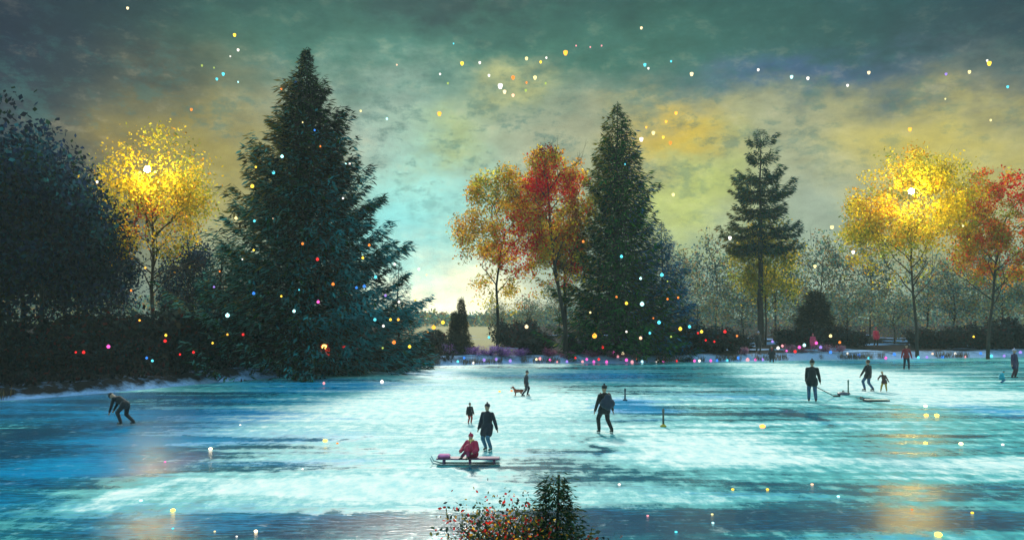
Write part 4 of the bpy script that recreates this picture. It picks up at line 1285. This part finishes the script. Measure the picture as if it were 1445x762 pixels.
sky_l = [(180, 12, 'warm white', 5), (331, 50, 'yellow', 6), (336, 71, 'white', 5), (325, 80, 'white', 3), (315, 105, 'cyan', 6), (306, 112, 'cyan', 5), (336, 116, 'pale cyan', 3), (302, 96, 'lime', 3), (270, 155, 'orange', 5), (285, 93, 'lime', 4), (652, 90, 'yellow', 7), (677, 89, 'white', 5), (690, 107, 'white', 5), (621, 105, 'white', 4),
         (706, 122, 'white', 10), (712, 130, 'warm white', 7), (724, 135, 'peach', 6), (724, 110, 'orange', 7), (743, 83, 'pale yellow', 6), (763, 88, 'yellow', 5), (771, 82, 'white', 4), (755, 110, 'pale yellow', 7), (743, 117, 'orange', 4), (742, 128, 'lime', 5), (798, 75, 'amber', 9), (813, 65, 'pink', 3), (833, 67, 'pink', 3), (849, 65, 'pink', 3),
         (905, 40, 'warm white', 5), (910, 92, 'cyan', 6), (915, 97, 'white', 4), (947, 87, 'cyan', 4), (976, 105, 'warm white', 7), (620, 161, 'amber', 8), (905, 197, 'white', 8), (922, 188, 'pale yellow', 7), (946, 202, 'orange', 6), (936, 194, 'yellow', 5), (954, 160, 'amber', 6), (940, 172, 'amber', 5), (912, 180, 'amber', 4), (509, 157, 'pale yellow', 4), (546, 168, 'pale cyan', 4),
         (632, 118, 'lime', 4), (770, 118, 'lime', 4), (560, 92, 'peach', 3), (640, 62, 'cyan', 3), (1070, 99, 'white', 5), (1117, 109, 'pale cyan', 6), (1140, 111, 'white', 6), (1196, 121, 'white', 5), (1226, 103, 'warm white', 6), (1335, 105, 'violet', 5), (1368, 102, 'pale yellow', 6), (1396, 90, 'yellow', 8), (1393, 86, 'white', 4), (1334, 140, 'pale yellow', 3), (1422, 123, 'cyan', 5), (1398, 170, 'pale yellow', 4), (1284, 183, 'amber', 7),
         (137, 257, 'white', 5), (82, 383, 'amber', 4), (62, 358, 'cyan', 3), (1030, 336, 'white', 7), (1174, 321, 'pale yellow', 7), (1204, 356, 'white', 7), (1150, 376, 'pale yellow', 6), (1359, 319, 'pale yellow', 4), (950, 275, 'pale yellow', 6), (591, 380, 'white', 5), (602, 388, 'pale yellow', 3), (1243, 362, 'lime', 4)]


def sky_where(px, py):
    if px < 150: return 'over the dark left woods'
    if px < 300: return 'in the sky above the yellow tree'
    if px < 420: return 'in the sky left of the tallest spruce top'
    if px < 600: return 'in the sky right of the tallest spruce'
    if px < 690: return 'in the sky above the bright gap'
    if px < 780: return 'in the sky high above the red tree'
    if px < 870: return 'in the sky above the pointed spruce'
    if px < 1000: return 'in the sky right of the pointed spruce' if py > 130 else 'high in the sky right of the pointed spruce'
    if px < 1180: return 'in the sky near the tiered fir' if py < 200 else 'before the misty woods near the tiered fir'
    return 'in the sky over the golden tree' if py < 200 else 'in the air beside the golden tree'


for (px, py, cn, sz) in sky_l:
    Y = 60 + random.random() * 3 if px < 700 else 70 + random.random() * 3
    sname = 'big ' if sz >= 7 else ('tiny ' if sz <= 3 else 'small ')
    light('sky', 'floating_lantern', px, py, at(px, py, Y), cn, sz, f'{sname}{cn} lantern floating {sky_where(px, py)}', 'lantern', 'glowing lanterns floating in the air')


def on_cone(px, py, tpx, Y, H, R, power, z0=.4):
    """point on the near face of a spruce"""
    X0 = (tpx - CX) / F * Y; zb = lz(X0, Y)
    d = Y
    for _ in range(8):
        q_ = at(px, py, d)
        f = min(max((q_.z - zb - z0) / (H - z0), 0), 1)
        r_ = R * 1.12 * (1 - f) ** power + .15
        d = Y - math.sqrt(max(r_ * r_ - (q_.x - X0) ** 2, .05))
    return at(px, py, d)


s1 = [(398, 221, 'pale cyan', 6), (386, 244, 'cyan', 6), (427, 173, 'pale yellow', 3), (452, 207, 'orange', 4), (444, 184, 'blue', 4), (397, 126, 'orange', 4), (417, 116, 'blue', 3), (493, 231, 'white', 5), (361, 236, 'yellow', 4), (356, 263, 'yellow', 7), (333, 308, 'pale yellow', 6), (385, 309, 'peach', 3), (359, 312, 'cyan', 5), (484, 280, 'white', 4),
      (427, 344, 'orange', 5), (448, 366, 'red', 6), (470, 401, 'orange', 6), (449, 426, 'magenta', 6), (415, 439, 'pale cyan', 6), (397, 418, 'yellow', 4), (358, 414, 'blue', 6), (521, 346, 'orange', 5), (512, 364, 'yellow', 5), (530, 391, 'cyan', 6), (503, 406, 'blue', 5), (514, 404, 'blue', 6), (544, 417, 'violet', 5), (563, 426, 'white', 5),
      (557, 373, 'white', 5), (321, 445, 'pale cyan', 8), (343, 472, 'red', 5), (321, 472, 'amber', 4), (302, 405, 'violet', 4), (529, 451, 'cyan', 6), (541, 460, 'white', 5), (551, 451, 'yellow', 5), (562, 451, 'amber', 5), (556, 483, 'orange', 7), (578, 489, 'yellow', 6), (540, 491, 'lime', 4), (422, 409, 'cyan', 3), (342, 366, 'white', 3), (358, 353, 'yellow', 4), (310, 383, 'orange', 3), (586, 424, 'yellow', 4), (488, 231, 'pale cyan', 3)]
s2 = [(823, 341, 'orange', 5), (877, 362, 'cyan', 6), (904, 393, 'pale cyan', 5), (934, 388, 'cyan', 7), (870, 419, 'orange', 4), (884, 428, 'yellow', 6), (906, 429, 'pale cyan', 8), (942, 422, 'orange', 4), (957, 420, 'orange', 4), (930, 455, 'cyan', 7), (960, 464, 'yellow', 7), (973, 461, 'cyan', 6), (990, 468, 'yellow', 6), (839, 474, 'amber', 9), (884, 468, 'white', 4), (904, 477, 'peach', 6),
      (917, 470, 'cyan', 5), (947, 475, 'lime', 4), (833, 441, 'pale yellow', 4), (922, 449, 'orange', 3), (942, 397, 'lime', 3), (822, 240, 'yellow', 5), (820, 229, 'orange', 4), (882, 232, 'cyan', 3)]


def zone(py, top, bot):
    f = (py - top) / (bot - top)
    return 'near the top of' if f < .3 else ('halfway up' if f < .62 else 'low on')


for (L_, tpx, Y, H, R, pw, nm, top) in [(s1, 432, 64.0, 22.6, 8.7, 1.02, 'the tallest spruce', 75), (s2, 871, 80.0, 22.6, 5.9, .78, 'the pointed spruce', 150)]:
    for (px, py, cn, sz) in L_:
        pos = on_cone(px, py, tpx, Y, H, R, pw)
        sname = 'big ' if sz >= 7 else ('tiny ' if sz <= 3 else 'small ')
        light('bauble', 'fairy_light', px, py, pos, cn, sz, f'{sname}{cn} bauble light {zone(py, top, 495)} {nm}', 'bauble', 'bauble lights on the spruces')

sl_ = [(153, 489, 'magenta', 7), (118, 497, 'red', 6), (234, 473, 'yellow', 5), (233, 481, 'red', 6), (215, 509, 'cyan', 5), (207, 505, 'blue', 5), (273, 497, 'red', 5), (300, 484, 'yellow', 4), (254, 500, 'red', 4), (107, 497, 'red', 4), (205, 378, 'amber', 4), (185, 410, 'orange', 4), (197, 452, 'amber', 4), (743, 461, 'warm white', 7), (690, 476, 'cyan', 5), (612, 462, 'amber', 8), (625, 455, 'yellow', 7), (603, 468, 'amber', 5), (879, 499, 'warm white', 6), (927, 514, 'white', 6), (906, 514, 'pale cyan', 5), (822, 513, 'pink', 5),
       (892, 513, 'pink', 6), (980, 515, 'magenta', 5), (987, 516, 'white', 5), (1055, 515, 'pink', 7), (1066, 512, 'magenta', 5), (1023, 468, 'red', 6), (1196, 499, 'white', 5), (1348, 499, 'white', 5), (1316, 499, 'peach', 4), (1185, 483, 'orange', 5), (1172, 474, 'pale yellow', 6), (1098, 491, 'white', 6), (1122, 496, 'red', 6), (1110, 495, 'magenta', 4), (1374, 475, 'yellow', 4), (539, 541, 'white', 7), (457, 543, 'pink', 5),
       (762, 506, 'pink', 6), (757, 507, 'warm white', 5), (850, 490, 'red', 6), (872, 503, 'pink', 5), (683, 508, 'violet', 6), (646, 510, 'cyan', 5), (668, 512, 'white', 5), (700, 507, 'violet', 6), (720, 509, 'violet', 6), (655, 505, 'blue', 5), (800, 510, 'violet', 5), (838, 512, 'magenta', 5), (985, 470, 'red', 4), (1008, 482, 'red', 4), (1090, 482, 'violet', 5), (1135, 487, 'pale cyan', 6), (1158, 490, 'violet', 6), (776, 508, 'magenta', 5), (786, 513, 'pink', 4), (812, 505, 'red', 4), (828, 507, 'magenta', 5), (845, 507, 'red', 5), (856, 513, 'magenta', 5), (866, 497, 'magenta', 4), (884, 508, 'magenta', 6), (899, 507, 'red', 4), (936, 509, 'magenta', 5), (955, 511, 'red', 4), (996, 480, 'red', 4), (1040, 474, 'orange', 4), (1003, 516, 'magenta', 5), (1076, 512, 'violet', 6), (1104, 488, 'pink', 5), (1128, 490, 'magenta', 6), (1152, 484, 'magenta', 6), (1212, 503, 'blue', 6), (1226, 512, 'cyan', 5), (1250, 505, 'magenta', 5), (1262, 500, 'blue', 6), (1296, 508, 'cyan', 5), (1308, 504, 'violet', 5), (1330, 509, 'blue', 6), (1362, 507, 'pink', 4), (1384, 503, 'blue', 5), (1399, 511, 'cyan', 6), (1417, 505, 'violet', 5), (1440, 498, 'violet', 6), (1172, 497, 'blue', 6), (1042, 505, 'blue', 6), (1026, 512, 'cyan', 5), (1012, 509, 'blue', 5), (485, 489, 'red', 6), (503, 491, 'red', 7), (485, 487, 'peach', 4)]


def shore_where(px):
    if px < 190: return 'in the undergrowth of the dark left bank'
    if px < 320: return 'in the shrubs under the yellow tree'
    if px < 560: return 'on the bank before the tallest spruce'
    if px < 660: return 'on the far shore left of the little conifer'
    if px < 760: return 'on the far shore under the orange tree'
    if px < 850: return 'on the far shore under the crimson tree'
    if px < 1000: return 'on the far shore before the pointed spruce'
    if px < 1200: return 'on the far bank near the tiered fir'
    return 'on the far bank under the golden tree'


for (px, py, cn, sz) in sl_:
    X_, Y_ = 0, 0
    # stand it in front of the bank's plants
    Y_ = float(shore(np.array([(px - CX) / F * 70]))[0])
    for _ in range(6): Y_ = float(shore(np.array([(px - CX) / F * Y_]))[0])
    Y_ = Y_ + (0.3 if py > 503 else 1.6)
    pos = at(px, py, Y_)
    if px in (539, 457): pos = ground_at(px, py)
    g_ = max(lz(pos.x, pos.y), 0) + .1
    if pos.z < g_: pos = Vector((pos.x, pos.y, g_))
    sname = 'big ' if sz >= 7 else ('tiny ' if sz <= 3 else 'small ')
    light('bauble', 'fairy_light', px, py, pos, cn, sz, f'{sname}{cn} glowing light {shore_where(px)}', 'fairy light', 'coloured lights along the shore')

ice_l = [(459, 623, 'yellow', 9), (476, 626, 'orange', 5), (297, 634, 'warm white', 7), (339, 600, 'white', 4), (233, 652, 'magenta', 4), (361, 750, 'warm white', 7), (303, 750, 'pale yellow', 4), (334, 757, 'white', 4), (244, 721, 'yellow', 9), (244, 746, 'cyan', 5), (427, 662, 'white', 4), (199, 707, 'pale cyan', 7), (874, 684, 'white', 6), (741, 754, 'yellow', 10), (782, 733, 'yellow', 5), (914, 728, 'pink', 5),
         (954, 751, 'cyan', 6), (1076, 603, 'orange', 11), (1306, 626, 'yellow', 7), (1356, 627, 'pale yellow', 8), (1415, 628, 'white', 6), (1034, 691, 'yellow', 6), (1083, 691, 'yellow', 6), (1146, 684, 'peach', 6), (1183, 701, 'pale cyan', 6), (1306, 574, 'pale yellow', 7), (1324, 756, 'yellow', 14), (1372, 724, 'yellow', 6), (1287, 719, 'orange', 4), (1005, 726, 'pale yellow', 5), (1307, 587, 'amber', 8), (1322, 587, 'yellow', 8),  # last amber and yellow pair added to throw a warm streak on the ice
         (722, 552, 'orange', 5), (705, 553, 'amber', 5), (1006, 738, 'pale cyan', 5)]


def ice_where(px, py):
    if px < 260: return 'on the dark ice near the left edge'
    if px < 520: return 'on the dark front ice at left' if py > 700 else 'on the ice left of the sled'
    if px < 760: return 'on the front ice below the sled' if py > 660 else 'beside the small dog'
    if px < 1000: return 'on the front ice below the backpack person'
    if px < 1200: return 'on the ice below the hockey player'
    return 'on the dark front ice at right' if py > 680 else 'on the ice right of the small child'


for (px, py, cn, sz) in ice_l:
    sname = 'big ' if sz >= 7 else ('tiny ' if sz <= 3 else 'small ')
    lit = cn in ('yellow', 'amber', 'orange', 'pale yellow', 'warm white') and sz >= 7
    light('ice', 'ice_lantern', px, py, ground_at(px, py), cn, sz, f'{sname}{cn} ice lantern {ice_where(px, py)}', 'ice lantern', 'little lanterns set out on the ice', lit)

by = {}
for b_, px, o in ALL: by.setdefault(b_, []).append((px, o.location.z, o))
for b_, L_ in by.items():
    L_.sort(key=lambda q_: (q_[0], q_[1]))
    for i, (px, z_, o) in enumerate(L_):
        if len(L_) == 1: o['label'] = b_
        elif len(L_) == 2: o['label'] = b_ + (', left one' if i == 0 else ', right one')
        else: o['label'] = b_ + ', ' + ordinal(i, len(L_))

# red lantern on the bank before the big spruce
Yl = float(shore(np.array([-13.0]))[0]) + 0.9
pl = at(459, 504, Yl)
ln = empty('lantern', pl)
tag(ln, 'tall red glowing box lantern on the dark bank before the tallest spruce', 'lantern')
k_ = Yl / F
RED = emis('red_paper', (1, .05, .02), .55)
c = MB(); c.box((0, 0, 10 * k_), (11 * k_, 11 * k_, 16 * k_), bev=.06); c.build('body', RED, ln)
c = MB(); c.ball((0, -6.2 * k_, 14.5 * k_), 3.8 * k_, (1, .5, 1.1)); c.build('flame', emis('flame', (1, .6, .15), 3.2), ln)
c = MB(); c.lathe([(8 * k_, 18.3 * k_), (8 * k_, 19 * k_), (3 * k_, 22 * k_), (.8 * k_, 23 * k_)], n=4); c.build('roof', BOOT, ln)
c = MB(); c.lathe([(7 * k_, 0), (7 * k_, 1.9 * k_)], n=4); c.build('base', BOOT, ln)
hgt = pl.z - lz(pl.x, pl.y)
if hgt > .05:
    c = MB(); c.lathe([(.09, -hgt - .2), (.07, 0)], n=8); c.build('post', M_BARK_DARK, ln)

# ------------------------------------------------------------------ haze
HAZE = 0.00045
if HAZE > 0:
    c = MB(); c.box((0, 110, 16.0), (420, 300, 37.0))
    hm, t = new_mat('haze')
    vp = t.new('ShaderNodeVolumePrincipled')
    vp.inputs['Color'].default_value = (0.80, 0.95, 0.92, 1)
    vp.inputs['Density'].default_value = HAZE
    vp.inputs['Anisotropy'].default_value = 0.15
    o = t.new('ShaderNodeOutputMaterial'); t.l.new(vp.outputs[0], o.inputs['Volume'])
    hb = c.build('haze', hm, None, smooth=False)
    tag(hb, 'pale teal evening mist filling the air over the lake', 'haze', kind='stuff')

# ------------------------------------------------------------------ render settings
scene.view_settings.view_transform = 'Standard'
scene.view_settings.look = 'None'
scene.view_settings.exposure = 0.0
scene.view_settings.gamma = 1.0
scene.view_settings.use_curve_mapping = False
scene.render.engine = 'CYCLES'
scene.cycles.use_denoising = True
scene.cycles.max_bounces = 6
scene.cycles.diffuse_bounces = 2
scene.cycles.glossy_bounces = 3
scene.cycles.transmission_bounces = 2
scene.cycles.volume_bounces = 1
scene.cycles.sample_clamp_indirect = 2.5
scene.cycles.caustics_reflective = False
scene.cycles.caustics_refractive = False
